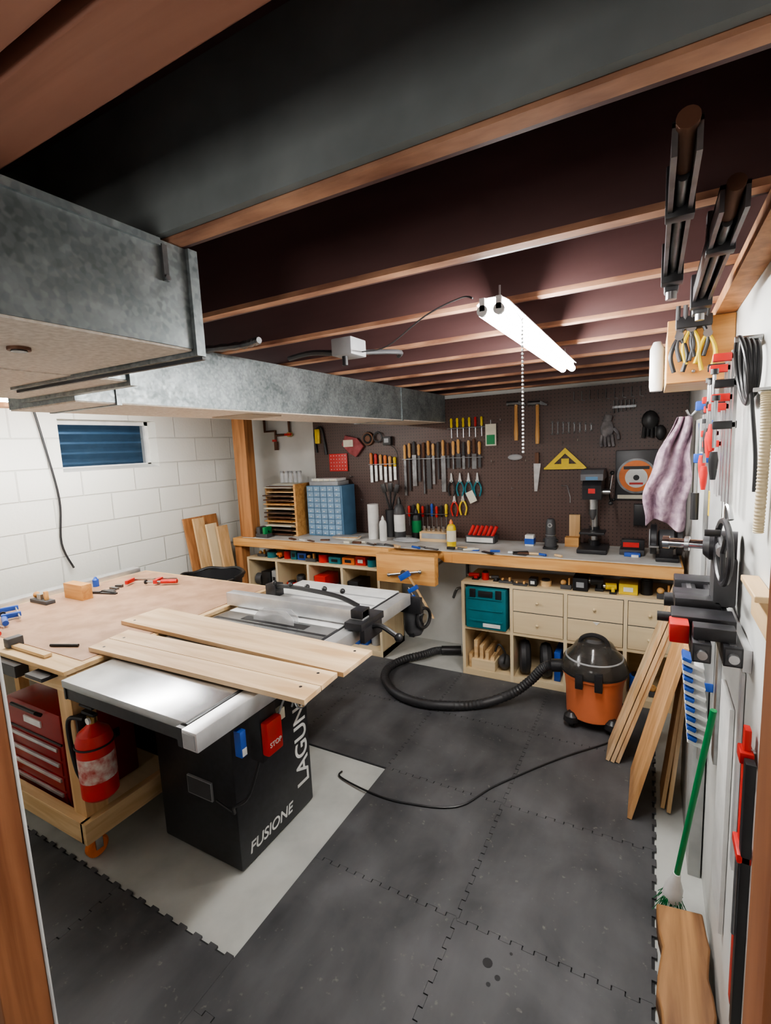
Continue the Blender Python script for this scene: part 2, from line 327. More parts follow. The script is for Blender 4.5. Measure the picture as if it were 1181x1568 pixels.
v.cyl((-1.48,2.90,.78),(-1.48,2.93,.78),.025,STEEL).cyl((-1.60,2.91,.76),(-1.36,2.91,.80),.008,STEEL).ball((-1.60,2.91,.76),.014,STEEL).ball((-1.36,2.91,.80),.014,STEEL).done()
c=B("bar_clamp"); c.T=rotM((-1.4,2.87,.74),'Y',-32)
c.box(-1.405,-1.395,2.862,2.874,.46,.82,PINE_Z).box(-1.47,-1.385,2.855,2.88,.78,.82,BLUE,.004).box(-1.46,-1.385,2.855,2.88,.68,.71,BLUE,.004).cyl((-1.45,2.868,.72),(-1.45,2.868,.60),.006,STEEL).cyl((-1.45,2.868,.66),(-1.45,2.868,.58),.014,BLUE); c.done()
p=B("wooden_post"); p.box(-3.20,-3.075,3.14,3.24,.906,2.018,POSTW).box(-3.24,-3.20,3.16,3.24,.906,2.0,POSTW); p.done(.003)
p=B("wooden_post"); p.box(-3.285,-3.205,3.12,3.22,0,.829,POSTW); p.done(.003)
y0,y1=3.16,3.54; t=.022
def fill(b,x0,x1,z,yy,mats,hmin=.03,hmax=.09,seed=1,dep=.1):
    rnd=random.Random(seed); x=x0
    while x<x1:
        wd=rnd.uniform(.05,.12)
        if x+wd>x1: break
        hh=rnd.uniform(hmin,hmax); m=rnd.choice(mats); k=rnd.random(); y=yy+rnd.uniform(0,.04)
        if k<.35: b.box(x,x+wd,y,y+dep,z,z+hh,m,.006); b.box(x+wd*.25,x+wd*.75,y-.004,y+.002,z+hh*.3,z+hh*.7,rnd.choice([BLACK,WHITE,GREY]))
        elif k<.6: 
            r=hh*.32; b.cyl((x,y+.04,z+hh*.62),(x+wd*.9,y+.05,z+hh*.62),r,m); b.cyl((x-.012,y+.04,z+hh*.62),(x,y+.04,z+hh*.62),r*.6,STEEL); b.box(x+wd*.5,x+wd*.8,y+.02,y+.07,z,z+hh*.6,m,.004); b.box(x+wd*.35,x+wd*.95,y+.01,y+.085,z,z+hh*.18,BLACK,.003)
        elif k<.8: b.cyl((x+wd*.45,y+.05,z),(x+wd*.45,y+.05,z+hh),wd*.4,m); b.cyl((x+wd*.45,y+.05,z+hh),(x+wd*.45,y+.05,z+hh+.01),wd*.3,BLACK)
        else: b.box(x,x+wd,y,y+.04,z,z+hh*.35,DGREY,.003); b.ball((x+wd*.25,y+.02,z+hh*.5),hh*.22,HANDLE); b.box(x+wd*.7,x+wd*.85,y+.01,y+.03,z+hh*.3,z+hh*.9,HANDLE,.003)
        x+=wd+.008
def clutter(name,*a,**k):
    b=B(name); fill(b,*a,**k); return b.done()
c=B("cubby_shelf")
c.box(-3.19,-1.82,y0,y1,.70,.72,BIRCH).box(-3.19,-1.82,y0,y1,.38,.40,BIRCH).box(-3.19,-1.82,y0,y1,.0,.05,BIRCH).box(-3.19,-1.82,y1-.01,y1,.05,.70,BIRCH)
for xx in (-3.19,-2.86,-2.52,-2.18,-1.842): c.box(xx,xx+t,y0-.001,y1,.0,.70,BIRCHZ)
for (a,bb,sd) in ((-3.16,-2.88,1),(-2.83,-2.54,2),(-2.49,-2.2,3),(-2.15,-1.86,4)):
    fill(c,a,bb,.401,3.2,[RED,BLACK,DGREY,GREY,BLACK],.08,.2,sd+20,.2); fill(c,a,bb,.051,3.2,[BLUE,BLACK,DGREY,GREY,PINE_X],.08,.2,sd+40,.2)
c.done(.0012)
c=B("drawer_cabinet")
c.box(-1.16,.15,y0,y1,.67,.69,BIRCH).box(-1.16,.15,y0,y1,.345,.365,BIRCH).box(-1.16,.15,y0,y1,.0,.05,BIRCH).box(-1.16,.15,y1-.01,y1,.05,.67,BIRCH)
cols=[-1.16,-.82,-.475,-.13,.128]
for xx in cols: c.box(xx,xx+t,y0-.001,y1,.0,.67,BIRCHZ)
for i in (1,2,3):
    a=cols[i]+t+.003; e=cols[i+1]-.003
    for z0,z1 in ((.368,.513),(.519,.666)):
        c.box(a,e,y0-.004,y0+.3,z0,z1,BIRCH); c.ball(((a+e)/2,y0-.018,(z0+z1)/2),.010,BIRCH); c.cyl(((a+e)/2,y0-.014,(z0+z1)/2),((a+e)/2,y0,(z0+z1)/2),.005,BIRCH)
        c.box(a-.002,e+.002,y0-.0012,y0,z1,z1+.004,DGREY)
c.prism([(-.30,.51),(-.26,.51),(-.28,.49)],'xz',y0-.007,y0-.003,WHITE)
for i in range(5): c.box(-1.125+.04*i,-1.10+.04*i,3.19,3.4,.051,.15+.035*((i*3)%4),PINE_X)
c.box(-1.10,-.93,3.17,3.30,.051,.12,BIRCH); c.ball((-.88,3.24,.11),.055,DGREY,(.8,1,1)); c.tube([(-.93,3.18,.20),(-.90,3.17,.26),(-.86,3.18,.20),(-.87,3.18,.12)],.007,BLACK)
for xx in (-.74,-.60): 
    c.torus((xx,3.25,.17),(1,0.25,0),.08,.038,RUBBER); c.cyl((xx-.025,3.24,.17),(xx+.025,3.26,.17),.05,RED if xx<-.7 else GREY)
c.box(-.54,-.50,3.2,3.4,.051,.25,BLUE,.004)
fill(c,-.44,-.15,.051,3.2,[DGREY,BLACK,GREY],.1,.2,77,.2); fill(c,-.1,.12,.051,3.2,[DGREY,BLACK,BLUE],.1,.2,78,.2)
c.done(.0012)
c=B("tool_case"); c.box(-1.125,-.84,3.14,3.42,.366,.655,TEAL,.012)
for zz in (.42,.50,.58): c.box(-1.10,-.865,3.132,3.142,zz,zz+.012,TEAL,.002)
c.box(-1.03,-.93,3.128,3.142,.60,.64,BLACK,.004); c.box(-1.09,-1.05,3.13,3.142,.59,.65,BLACK,.003); c.box(-.91,-.87,3.13,3.142,.59,.65,BLACK,.003); c.box(-1.0,-.88,3.134,3.141,.385,.41,WHITE); c.done()
clutter("power_tool_assortment",-.50,.13,.691,3.17,[YELLOW,RED,BLUE,BLACK,YELLOW,DGREY],.06,.10,3,.14)
clutter("hand_tool_assortment",-1.13,-.53,.691,3.17,[DGREY,PINE_X,STEEL,RED,BLACK],.03,.055,11,.07)
clutter("tool_case_assortment",-3.1,-1.85,.721,3.17,[RED,BLUE,ORANGE,TEAL,BLACK,RED],.05,.08,5,.2)
# ------------------------------------------------------------ pegboard + hanging tools
B("pegboard").box(-2.70,.19,3.612,3.622,.906,1.99,PEG).box(-2.70,.19,3.622,3.649,1.0,1.02,PINE_X).done()
YP=3.598
def stick(b,x,z0,z1,m1,m2,r1=.011,r2=.005,frac=.4,flat=False):
    zs=z1-(z1-z0)*frac
    b.lathe((x,YP,zs),(x,YP,z1),[(r1*.6,0),(r1,.15),(r1*.85,.5),(r1*1.05,.85),(r1*.6,1)],m1,10)
    if flat: b.box(x-r2*1.8,x+r2*1.8,YP-.002,YP+.002,z0,zs,m2)
    else: b.cyl((x,YP,z0),(x,YP,zs),r2,m2,n=8)
def holder(b,x0,x1,z,m=None): b.box(x0,x1,YP-.016,3.611,z,z+.006,m or DSTEEL)
b=B("chisel_set"); holder(b,-2.12,-1.86,1.50)
for i in range(6): stick(b,-2.10+i*.045,1.35+.01*(i%3),1.60-.008*i,[ORANGE,RED,HANDLE,ORANGE,HANDLE,YELLOW][i],STEEL,.014,.007,.42,True)
b.done()
b=B("file_set"); holder(b,-1.80,-1.12,1.535)
for i in range(16):
    z0=1.24+.035*((i*5)%4)+.004*i
    if i>8: z0=1.45+.01*(i%2)
    stick(b,-1.78+i*.042,z0,1.655+.012*((i*7)%3),[HANDLE,HANDLE,DGREY,HANDLE,RUST][i%5],[DSTEEL,DGREY][i%2],.012,.006+.002*(i%3),.30 if i<9 else .5,i%3!=1)
b.done()
b=B("screwdriver_set"); holder(b,-1.40,-1.10,1.76)
for i in range(6): stick(b,-1.37+i*.048,1.69+.005*(i%2),1.84,YELLOW if i!=4 else RED,STEEL,.010,.003,.48)
b.done()
b=B("screwdriver_set"); holder(b,-1.78,-1.42,1.09)
for i in range(9): stick(b,-1.76+i*.041,.99,1.155+.01*(i%3),[RED,BLACK,YELLOW,RED,BLACK,BLUE][i%6],STEEL,.012,.003,.55)
b.done()
def pliers(b,x,z,s,m,open_=.02,y=YP):
    b.lathe((x,y-.006,z),(x,y+.006,z),[(.014*s,0),(.014*s,1)],STEEL,10)
    b.prism([(x-.012*s,z),(x+.012*s,z),(x+.004*s,z+.06*s),(x-.004*s,z+.06*s)],'xz',y-.004,y+.004,STEEL)
    for sg in (-1,1): b.tube([(x,y,z),(x+sg*open_*s,y,z-.03*s),(x+sg*(open_+.008)*s,y,z-.07*s),(x+sg*open_*.8*s,y,z-.12*s)],.007*s,m)
b=B("pliers_set")
for i,(x,z,m) in enumerate(((-1.38,1.36,BLACK),(-1.31,1.36,TEAL),(-1.24,1.36,TEAL),(-1.17,1.36,TEAL),(-1.36,1.20,RED),(-1.29,1.21,YELLOW))): pliers(b,x,z,1.0,m)
b.done()
b=B("paper_tag"); b.T=rotM((-1.22,3.6,1.24),'Y',-25); b.box(-1.25,-1.19,3.586,3.590,1.19,1.28,CREAM); b.done()
def hammer(x,z0,z1,mh):
    b=B("hammer"); b.lathe((x,YP-.012,z0),(x,YP-.012,z1-.02),[(.013,0),(.016,.2),(.011,.6),(.012,1)],HANDLE,12)
    b.cyl((x-.055,YP-.012,z1-.015),(x+.02,YP-.012,z1-.015),.015,mh); b.cyl((x-.065,YP-.012,z1-.015),(x-.055,YP-.012,z1-.015),.018,mh); b.prism([(x+.02,z1-.002),(x+.07,z1-.03),(x+.068,z1-.038),(x+.02,z1-.028)],'xz',YP-.024,YP,mh)
    b.cyl((x,YP-.03,z1-.03),(x,3.611,z1-.03),.003,STEEL); b.done()
hammer(-.87,1.65,1.93,DSTEEL); hammer(-.72,1.62,1.92,DSTEEL)
b=B("speed_square"); z=1.445
o=[(-.675,z),(-.395,z),(-.535,z+.14)]; i_=[(-.61,z+.028),(-.46,z+.028),(-.535,z+.10)]
for k in range(3):
    b.prism([o[k],o[(k+1)%3],i_[(k+1)%3],i_[k]],'xz',YP-.003,YP+.003,YELLOW)
b.box(-.675,-.395,YP-.014,YP+.01,z-.008,z+.004,YELLOW); b.box(-.56,-.51,YP-.003,YP+.003,z+.028,z+.065,YELLOW); b.done()
b=B("hand_saw"); b.prism([(-.745,1.28),(-.725,1.28),(-.70,1.48),(-.75,1.48)],'xz',YP-.001,YP+.001,STEEL); b.box(-.740,-.710,YP-.012,YP+.012,1.48,1.56,RUST,.008); b.done()
b=B("saw_blade_package"); b.box(-.215,.035,YP-.012,YP+.006,1.225,1.555,M("blade_pack_card",(.05,.05,.055),.4),.01)
b.lathe((-.09,YP-.013,1.385),(-.09,YP-.02,1.385),[(.115,0),(.115,1)],DSTEEL,40)
b.lathe((-.09,YP-.02,1.385),(-.09,YP-.022,1.385),[(.102,0),(.102,1)],ORANGE,40); b.lathe((-.09,YP-.022,1.375),(-.09,YP-.024,1.375),[(.066,0),(.066,1)],WHITE,32); b.lathe((-.09,YP-.024,1.375),(-.09,YP-.026,1.375),[(.018,0),(.018,1)],BLACK,20)
b.box(-.165,-.015,YP-.026,YP-.02,1.43,1.45,BLACK); b.box(-.13,-.05,YP-.026,YP-.02,1.33,1.343,RED); b.box(-.20,-.05,YP-.014,YP-.012,1.235,1.26,CREAM); b.done()
YG=YP-.022
b=B("work_gloves"); b.ball((-.27,YG,1.70),.042,GLOVE,(1,.4,1.5)); 
for k in range(4): b.tube([(-.30+k*.02,YG,1.66),(-.305+k*.024,YG-.003,1.61),(-.30+k*.024,YG,1.585)],.010,GLOVE)
b.tube([(-.23,YG,1.70),(-.205,YG-.003,1.67),(-.20,YG,1.63)],.010,GLOVE); b.cyl((-.27,YG,1.75),(-.26,YG,1.79),.026,GLOVE); b.done()
b=B("rubber_gloves"); b.ball((-.02,YG,1.74),.048,BLACK,(1,.4,1.3)); [b.tube([(-.05+k*.022,YG,1.70),(-.055+k*.024,YG,1.63+.01*(k%2))],.011,BLACK) for k in range(4)]; b.ball((.04,YG,1.66),.03,BLACK,(1,.5,1.6)); b.done()
b=B("wrench_set")
for i in range(8):
    x=-.62+i*.036; z=1.76-.004*i; b.box(x-.003,x+.003,YP-.003,YP+.003,z-.07+.006*i,z,DSTEEL); b.torus((x,YP,z+.006),(0,1,0),.005,.0025,DSTEEL,12); b.torus((x,YP,z-.076+.006*i),(0,1,0),.005,.0025,DSTEEL,12)
b.done()
b=B("hex_key_set")
for i in range(9): x=-.48+i*.05; b.tube([(x,YP,1.96),(x,YP,1.90),(x+.02,YP,1.895)],.0025,DSTEEL,6,1)
b.done()
b=B("drill_index_rail"); b.box(-.24,-.10,YP-.01,3.611,1.83,1.845,DSTEEL)
for i in range(6): b.cyl((-.23+i*.023,YP-.006,1.80+.004*i),(-.23+i*.023,YP-.006,1.88),.0045,DSTEEL,n=8)
b.done()
b=B("pegboard_hooks")
for x,z in [(-.98,1.8),(-.55,1.62),(-.45,1.63),(-.35,1.5),(-1.05,1.5),(-.8,1.5),(-.33,1.25),(-.28,1.27),(-.38,1.24),(-2.3,1.4),(-2.2,1.2),(-1.0,1.25),(-.9,1.3)]:
    b.tube([(x,3.611,z),(x,YP-.03,z),(x,YP-.033,z+.012)],.0025,STEEL,6,1)
b.tube([(-.56,YP,1.32),(-.52,YP,1.32),(-.5,YP,1.24),(-.5,YP,1.2)],.003,STEEL,6,1); b.done()
b=B("perforated_bit_holder"); b.box(-2.53,-2.34,YP-.004,YP+.004,1.45,1.605,RED,.003)
for i in range(6):
    for j in range(5): b.cyl((-2.51+i*.03,YP-.0045,1.467+j*.03),(-2.51+i*.03,YP-.005,1.467+j*.03),.004,WHITE,n=8)
b.done()
b=B("hanging_rag")
b.prism([(-2.34,1.76),(-2.22,1.73),(-2.16,1.66),(-2.24,1.57),(-2.30,1.60),(-2.38,1.68)],'xz',YP-.02,YP+.005,M("red_cloth",(.42,.12,.13),.9,0,(.22,.05,.05),14,bump=.6)); b.box(-2.36,-2.26,YP-.024,YP-.019,1.66,1.72,CREAM); b.done(.006)
b=B("coping_saw"); b.tube([(-2.66,YP,1.62),(-2.68,YP,1.8),(-2.60,YP,1.84),(-2.57,YP,1.7)],.008,BLACK); b.box(-2.67,-2.62,YP-.01,YP+.01,1.70,1.83,YELLOW,.006); b.cyl((-2.57,YP,1.70),(-2.56,YP,1.60),.013,BLACK); b.done()
b=B("sanding_disc"); b.lathe((-2.12,YP+.01,1.72),(-2.12,YP-.012,1.72),[(.06,0),(.055,1)],RUST,24); b.torus((-2.12,YP-.012,1.72),(0,1,0),.035,.008,BLACK); b.torus((-2.02,YP-.01,1.73),(0,1,0),.04,.006,DGREY); b.done()
b=B("battery_charger"); b.box(-1.965,-1.89,YP-.03,3.611,1.66,1.73,BLACK,.006); b.box(-1.95,-1.91,YP-.033,YP-.029,1.68,1.715,GREY); b.tube([(-1.90,YP-.02,1.66),(-1.84,YP-.01,1.58),(-1.84,YP-.01,1.3)],.003,BLACK); b.done()
b=B("hanging_card"); b.box(-1.10,-1.02,YP-.004,YP+.004,1.62,1.78,CREAM); b.box(-1.09,-1.03,YP-.01,YP-.004,1.63,1.70,GREEN); b.tube([(-1.06,YP,1.78),(-1.06,YP,1.81)],.003,STEEL,6,1); b.done()
b=B("parts_bag"); b.ball((-.88,YP-.012,1.53),.045,GLASS,(1.2,.3,.5)); b.done()
b=B("gas_pipe"); y=3.62
b.tube([(-3.28,y,1.97),(-3.28,y,1.84),(-3.15,y,1.84),(-3.15,y,1.68)],.013,RUST,8,1); b.tube([(-3.15,y,1.80),(-2.98,y,1.80),(-2.98,y,1.97)],.013,RUST,8,1)
b.box(-3.17,-3.13,y-.03,y-.012,1.74,1.76,RED); b.cyl((-3.15,y,1.66),(-3.15,y,1.74),.02,RUST); b.cyl((-2.98,y-.02,1.80),(-2.98,y+.02,1.80),.022,BRASS); b.box(-3.02,-2.94,y-.03,y-.02,1.79,1.81,RED); b.done()
# ------------------------------------------------------------ bench-top objects
ZB=.906
b=B("sandpaper_organizer"); x0,x1,y0,y1=-3.04,-2.70,3.30,3.58
b.box(x0,x0+.012,y0,y1,ZB,1.33,PINE_Z).box(x1-.02,x1,y0,y1,ZB,1.36,BENCHW).box(x0,x1,y1-.01,y1,ZB,1.33,PINE_X)
for i in range(11):
    z=ZB+.001+.038*i; b.box(x0,x1-.02,y0,y1,z,z+.008,PINE_X); 
    if i<10: b.box(x0-.01+.008*(i%3),x1-.04,y0-.03-.006*(i%3),y1-.03,z+.009,z+.018,[RUST,BARK,CREAM,HANDLE][i%4])
for i in range(4): b.box(x0+.02*i,x1-.02,y0-.03+.02*i,y1-.05,1.33+.008*i,1.336+.008*i,[CREAM,RUST,GREY,CREAM][i])
b.done()
b=B("drawer_organizer"); x0,x1,y0,y1=-2.64,-2.27,3.38,3.58
b.box(x0,x1,y0,y1,ZB,1.34,CABBLUE,.004)
for i in range(5):
    for j in range(9):
        a=x0+.012+i*.070; z=ZB+.012+j*.047; b.box(a,a+.064,y0-.008,y0+.01,z,z+.040,CLEARB,.002); b.box(a+.024,a+.040,y0-.014,y0-.008,z+.012,z+.018,WHITE); 
b.done()
b=B("parts_case"); b.box(-2.62,-2.32,3.40,3.57,1.341,1.375,GREY,.004).box(-2.60,-2.34,3.41,3.56,1.376,1.40,WHITE,.004)
for i in range(4): b.box(-2.585+i*.062,-2.535+i*.062,3.405,3.409,1.38,1.396,CREAM)
b.done()
b=B("nail_jar_rack"); 
for i in range(5): b.cyl((-2.96+i*.05,3.45,1.364),(-2.96+i*.05,3.45,1.47),.018,GLASS,n=12); b.cyl((-2.96+i*.05,3.45,1.45),(-2.96+i*.05,3.45,1.465),.019,GREY,n=12)
b.done()
def bottle(name,x,y,r,hh,m,mc,mlabel=None):
    b=B(name); b.lathe((x,y,ZB),(x,y,ZB+hh),[(r*.9,0),(r,.03),(r,.68),(r*.8,.78),(r*.35,.84)],m,20); b.lathe((x,y,ZB+hh*.84),(x,y,ZB+hh),[(r*.4,0),(r*.38,.4),(r*.12,1)],mc,14)
    if mlabel: b.lathe((x,y,ZB+hh*.2),(x,y,ZB+hh*.6),[(r*1.01,0),(r*1.01,1)],mlabel,20)
    return b.done()
b=B("paper_towel_tube"); b.cyl((-1.99,3.40,ZB),(-1.99,3.40,1.19),.045,WHITE,n=24); b.done()
bottle("glue_bottle",-1.27,3.28,.034,.20,YELLOW,ORANGE,CREAM)
bottle("spray_bottle",-1.76,3.42,.045,.34,DGREY,BLACK,WHITE); bottle("spray_bottle",-1.66,3.52,.04,.24,BLACK,BLACK,GREEN); bottle("glue_bottle",-1.87,3.34,.03,.2,WHITE,WHITE)
b=B("brush_cup"); b.lathe((-1.89,3.52,ZB),(-1.89,3.52,1.13),[(.04,0),(.045,1)],DGREY)
for k in range(3): b.T=rotM((-1.89,3.52,1.1),'Y',-15+16*k); b.cyl((-1.89,3.52,1.1),(-1.89,3.52,1.28),.008,BLACK,n=8); b.box(-1.91,-1.87,3.515,3.527,1.28,1.35,BLACK,.003)
b.T=Matrix.Identity(4); b.done()
b=B("socket_tray"); b.box(-1.58,-1.34,3.40,3.56,ZB,.98,PINE_X).box(-1.56,-1.36,3.395,3.40,.93,.97,GREY)
for i in range(6): b.cyl((-1.56+i*.04,3.45,.98),(-1.56+i*.04,3.45,1.02),.014,CHROME,n=12)
b.done()
b=B("driver_bit_rack"); b.box(-1.22,-1.0,3.44,3.54,ZB,.96,DGREY,.004).box(-1.21,-1.01,3.435,3.44,.915,.95,WHITE)
for i in range(6): b.T=rotM((-1.2+i*.035,3.48,.96),'Y',25); b.cyl((-1.2+i*.035,3.48,.95),(-1.2+i*.035,3.48,1.04),.013,RED,n=10)
b.T=Matrix.Identity(4); b.done()
b=B("plastic_sheet"); b.ball((-1.66,3.33,.925),.09,GLASS,(1.3,.7,.22)); b.done()
b=B("scattered_bench_tools"); rnd=random.Random(9)
for i in range(30):
    x=rnd.uniform(-2.85,-.5); y=rnd.uniform(3.15,3.20); a=rnd.uniform(-30,30); b.T=rotM((x,y,ZB),'Z',a); l=rnd.uniform(.05,.11); m=rnd.choice([DSTEEL,PINE_X,BLACK,CREAM,RUST,BLUE,WHITE])
    if i%2: b.box(x,x+l,y-.012,y+.012,ZB+.0005,ZB+rnd.uniform(.006,.02),m)
    else: b.cyl((x,y,ZB+.009),(x+l,y,ZB+.009),.008,m,n=10)
b.done()
b=B("magazine_stack")
for i in range(4): b.T=rotM((-2.25,3.34,ZB),'Z',6*i-8); b.box(-2.33,-2.10,3.29,3.37,ZB+.001+.006*i,ZB+.006+.006*i,[CREAM,WHITE,HANDLE,GREY][i])
b.done()
b=B("bench_clamp_vise"); b.box(-3.05,-2.92,3.15,3.22,ZB,.94,DGREY,.004).box(-3.03,-2.99,3.14,3.23,.94,1.0,DGREY,.005).box(-2.96,-2.93,3.14,3.23,.94,1.0,GREEN,.005).cyl((-3.07,3.185,.96),(-2.93,3.185,.96),.009,STEEL).done()
b=B("small_blue_box"); b.box(-.78,-.72,3.44,3.50,ZB,.985,WHITE,.003).box(-.782,-.718,3.438,3.502,.92,.96,BLUE); b.done()
b=B("trim_router"); x=-.60;y=3.42
b.box(x-.045,x+.045,y-.045,y+.045,ZB,.92,BLACK,.003).lathe((x,y,.92),(x,y,1.11),[(.04,0),(.04,.3),(.032,.35),(.033,.8),(.03,.9),(.02,1)],DGREY,20).torus((x,y-.032,1.07),(0,1,0),.012,.004,STEEL,12).cyl((x-.05,y,.96),(x+.05,y,.96),.01,BLACK).torus((x,y,1.0),(0,0,1),.034,.004,STEEL); b.done()
b=B("drill_press"); x=-.33;y=3.43
b.box(x-.09,x+.09,y-.13,y+.10,ZB,.935,BLACKM,.008).cyl((x,y+.04,.935),(x,y+.04,1.42),.022,STEEL,n=20).cyl((x,y+.04,.935),(x,y+.04,.97),.035,BLACKM)
b.box(x-.075,x+.075,y-.12,y+.02,1.03,1.045,BLACKM,.004).cyl((x,y+.04,1.0),(x,y+.04,1.06),.034,BLACKM).cyl((x,y-.05,1.015),(x,y-.05,1.03),.03,BLACKM)
b.prism([(y-.14,1.26),(y+.1,1.26),(y+.12,1.34),(y+.12,1.38),(y-.12,1.38),(y-.15,1.35)],'yz',x-.055,x+.055,BLACKM)
b.prism([(y-.15,1.381),(y+.13,1.381),(y+.13,1.42),(y+.09,1.445),(y-.11,1.445),(y-.15,1.42)],'yz',x-.065,x+.065,M("charcoal_cover",(.14,.14,.15),.4))
b.box(x-.035,x+.035,y-.155,y-.148,1.385,1.405,CABBLUE).box(x-.02,x+.02,y-.15,y-.142,1.30,1.33,RED).cyl((x,y-.06,1.26),(x,y-.06,1.19),.022,STEEL).lathe((x,y-.06,1.19),(x,y-.06,1.12),[(.022,0),(.022,.5),(.008,1)],DGREY).cyl((x,y-.06,1.12),(x,y-.06,1.05),.004,CHROME)
b.cyl((x+.055,y-.04,1.30),(x+.10,y-.04,1.30),.018,STEEL)
for a in (90,210,330):
    dy=math.cos(math.radians(a))*.12; dz=math.sin(math.radians(a))*.12; b.cyl((x+.095,y-.04,1.30),(x+.11,y-.04+dy,1.30+dz),.005,CHROME,n=8); b.ball((x+.11,y-.04+dy,1.30+dz),.014,BLACK)
b.cyl((x,y+.12,1.33),(x,y+.14,1.33),.05,BLACKM); b.done()
b=B("wooden_jig"); b.box(-.50,-.43,3.56,3.59,ZB,1.12,PINE_Z).box(-.52,-.43,3.50,3.56,ZB,.97,BENCHW); b.done()
b=B("power_strip"); b.box(-.16,-.03,3.36,3.42,.94,1.0,BLACK,.004).box(-.17,-.03,3.34,3.44,ZB,.94,DGREY,.004).box(-.14,-.05,3.30,3.335,ZB,.93,BLUE,.004).box(-.1,-.06,3.29,3.30,ZB,.92,WHITE).box(-.15,-.06,3.355,3.36,.955,.985,RED); b.done()
b=B("bench_grinder"); y=3.27; z=1.03
b.box(.03,.15,y-.06,y+.06,ZB,.93,BLACKM,.006).box(.05,.12,y-.035,y+.035,.93,.99,BLACKM,.005)
b.lathe((.04,y,z),(.13,y,z),[(.045,0),(.06,.1),(.06,.9),(.045,1)],DGREY,24).lathe((.0,y,z),(.035,y,z),[(.085,0),(.09,.1),(.09,.9),(.085,1)],BLACKM,28).lathe((-.007,y,z),(-.001,y,z),[(.06,0),(.06,1)],GREY,24).lathe((.135,y,z),(.165,y,z),[(.085,0),(.09,.1),(.09,.9),(.085,1)],BLACKM,28)
b.box(-.005,.045,y-.11,y-.08,z-.03,z-.02,STEEL); b.done()
b=B("switch_box"); b.box(-.10,-.02,3.56,3.611,1.06,1.2,BLACK,.005); b.done()
# ------------------------------------------------------------ table saw
s=B("table_saw")
s.box(-1.83,-1.375,1.20,1.66,.012,.70,BLACKM,.010); s.box(-1.80,-1.34,1.16,1.70,.70,.80,BLACKM,.006)
s.box(-1.64,-1.5,1.192,1.201,.28,.36,GREY); s.box(-1.635,-1.505,1.19,1.193,.285,.355,DGREY)
s.box(-1.87,-1.205,.89,1.21,.832,.86,CAST,.003).box(-1.87,-1.205,1.213,1.70,.832,.86,CAST,.003).box(-1.87,-1.205,1.703,2.30,.832,.86,M("white_laminate",(.80,.81,.80),.35),.003)
for a,bb in ((.89,1.21),(1.213,1.70),(1.703,2.30)):
    for yy in (a+.004,bb-.014): s.box(-1.86,-1.215,yy,yy+.01,.79,.833,BLACKM)
s.box(-1.86,-1.85,.89,2.3,.79,.832,BLACKM)
for yy in (1.30,1.60,1.90,2.02,2.14): s.box(-1.868,-1.207,yy,yy+.018,.8596,.8604,BLACK if yy<1.7 else GREY)
s.box(-1.72,-1.34,1.63,1.68,.8598,.8606,BLACK)
s.prism([(-1.62,.862)]+[(-1.52+.12*math.cos(a),.78+.12*math.sin(a)) for a in [math.radians(150-12*i) for i in range(11)]]+[(-1.42,.862)],'xz',1.652,1.655,STEEL)
for yy in (1.635,1.668): s.prism([(-1.64,.88),(-1.60,.92),(-1.44,.93),(-1.40,.90),(-1.40,.868),(-1.64,.868)],'xz',yy,yy+.003,GLASS)
s.box(-1.205,-1.195,.89,2.28,.78,.857,BLACKM); s.box(-1.194,-1.130,.865,2.288,.795,.856,ALU,.004); s.box(-1.186,-1.138,.862,.866,.803,.848,GREY)
s.box(-1.225,-1.194,.872,.90,.79,.852,BLACKM)
s.box(-1.91,-1.872,1.0,2.25,.80,.83,BLACKM)
s.box(-1.93,-1.10,1.745,1.80,.868,.935,ALU,.003); s.box(-1.17,-1.08,1.70,1.90,.862,.895,BLACKM,.004); s.box(-1.105,-1.08,1.72,1.88,.80,.87,BLACKM,.004)
s.tube([(-1.09,1.80,.85),(-1.04,1.80,.86),(-.97,1.81,.82)],.012,BLACK); s.ball((-.96,1.81,.815),.02,BLACK)
s.box(-1.16,-1.10,1.74,1.81,.90,.94,BLACKM,.004)
s.tube([(-1.83,1.98,.90),(-1.72,1.96,.93),(-1.5,1.93,.935),(-1.34,1.92,.925),(-1.22,1.90,.90)],.012,BLACK); 
for k in range(5): s.ball((-1.78+.11*k,1.95,.945),.014,BLACK)
s.box(-1.85,-1.78,1.95,2.02,.861,.93,BLACKM,.004)
s.box(-1.19,-1.135,1.12,1.20,.60,.79,BLACKM,.004); s.box(-1.135,-1.105,1.12,1.195,.63,.75,RED,.008); s.text("STOP",.024,frame((-1.1045,1.128,.66),(0,1,0),(0,0,1)),WHITE)
s.tube([(-1.14,1.21,.72),(-1.12,1.24,.79),(-1.12,1.28,.77),(-1.14,1.29,.72)],.004,GREY); s.box(-1.16,-1.14,1.21,1.25,.70,.74,CREAM)
s.box(-1.17,-1.14,1.035,1.06,.67,.76,BLUE,.003); s.box(-1.1402,-1.138,1.038,1.057,.675,.70,WHITE)
s.tube([(-1.17,1.14,.60),(-1.22,1.12,.45),(-1.32,1.14,.36),(-1.36,1.17,.30),(-1.45,1.17,.32)],.006,BLACK)
s.cyl((-1.375,1.56,.60),(-1.31,1.56,.60),.012,STEEL); s.torus((-1.31,1.56,.60),(1,0,0),.055,.007,CHROME)
for a in (0,120,240): s.cyl((-1.31,1.56,.60),(-1.31,1.56+.055*math.cos(math.radians(a)),.60+.055*math.sin(math.radians(a))),.006,CHROME,n=8)
s.cyl((-1.31,1.60,.62),(-1.27,1.60,.62),.01,BLACK); s.torus((-1.31,1.4,.74),(1,0,0),.035,.006,CHROME)
s.text("LAGUNA",.115,frame((-1.3745,1.635,.125),(0,0,1),(0,-1,0)),WHITE)
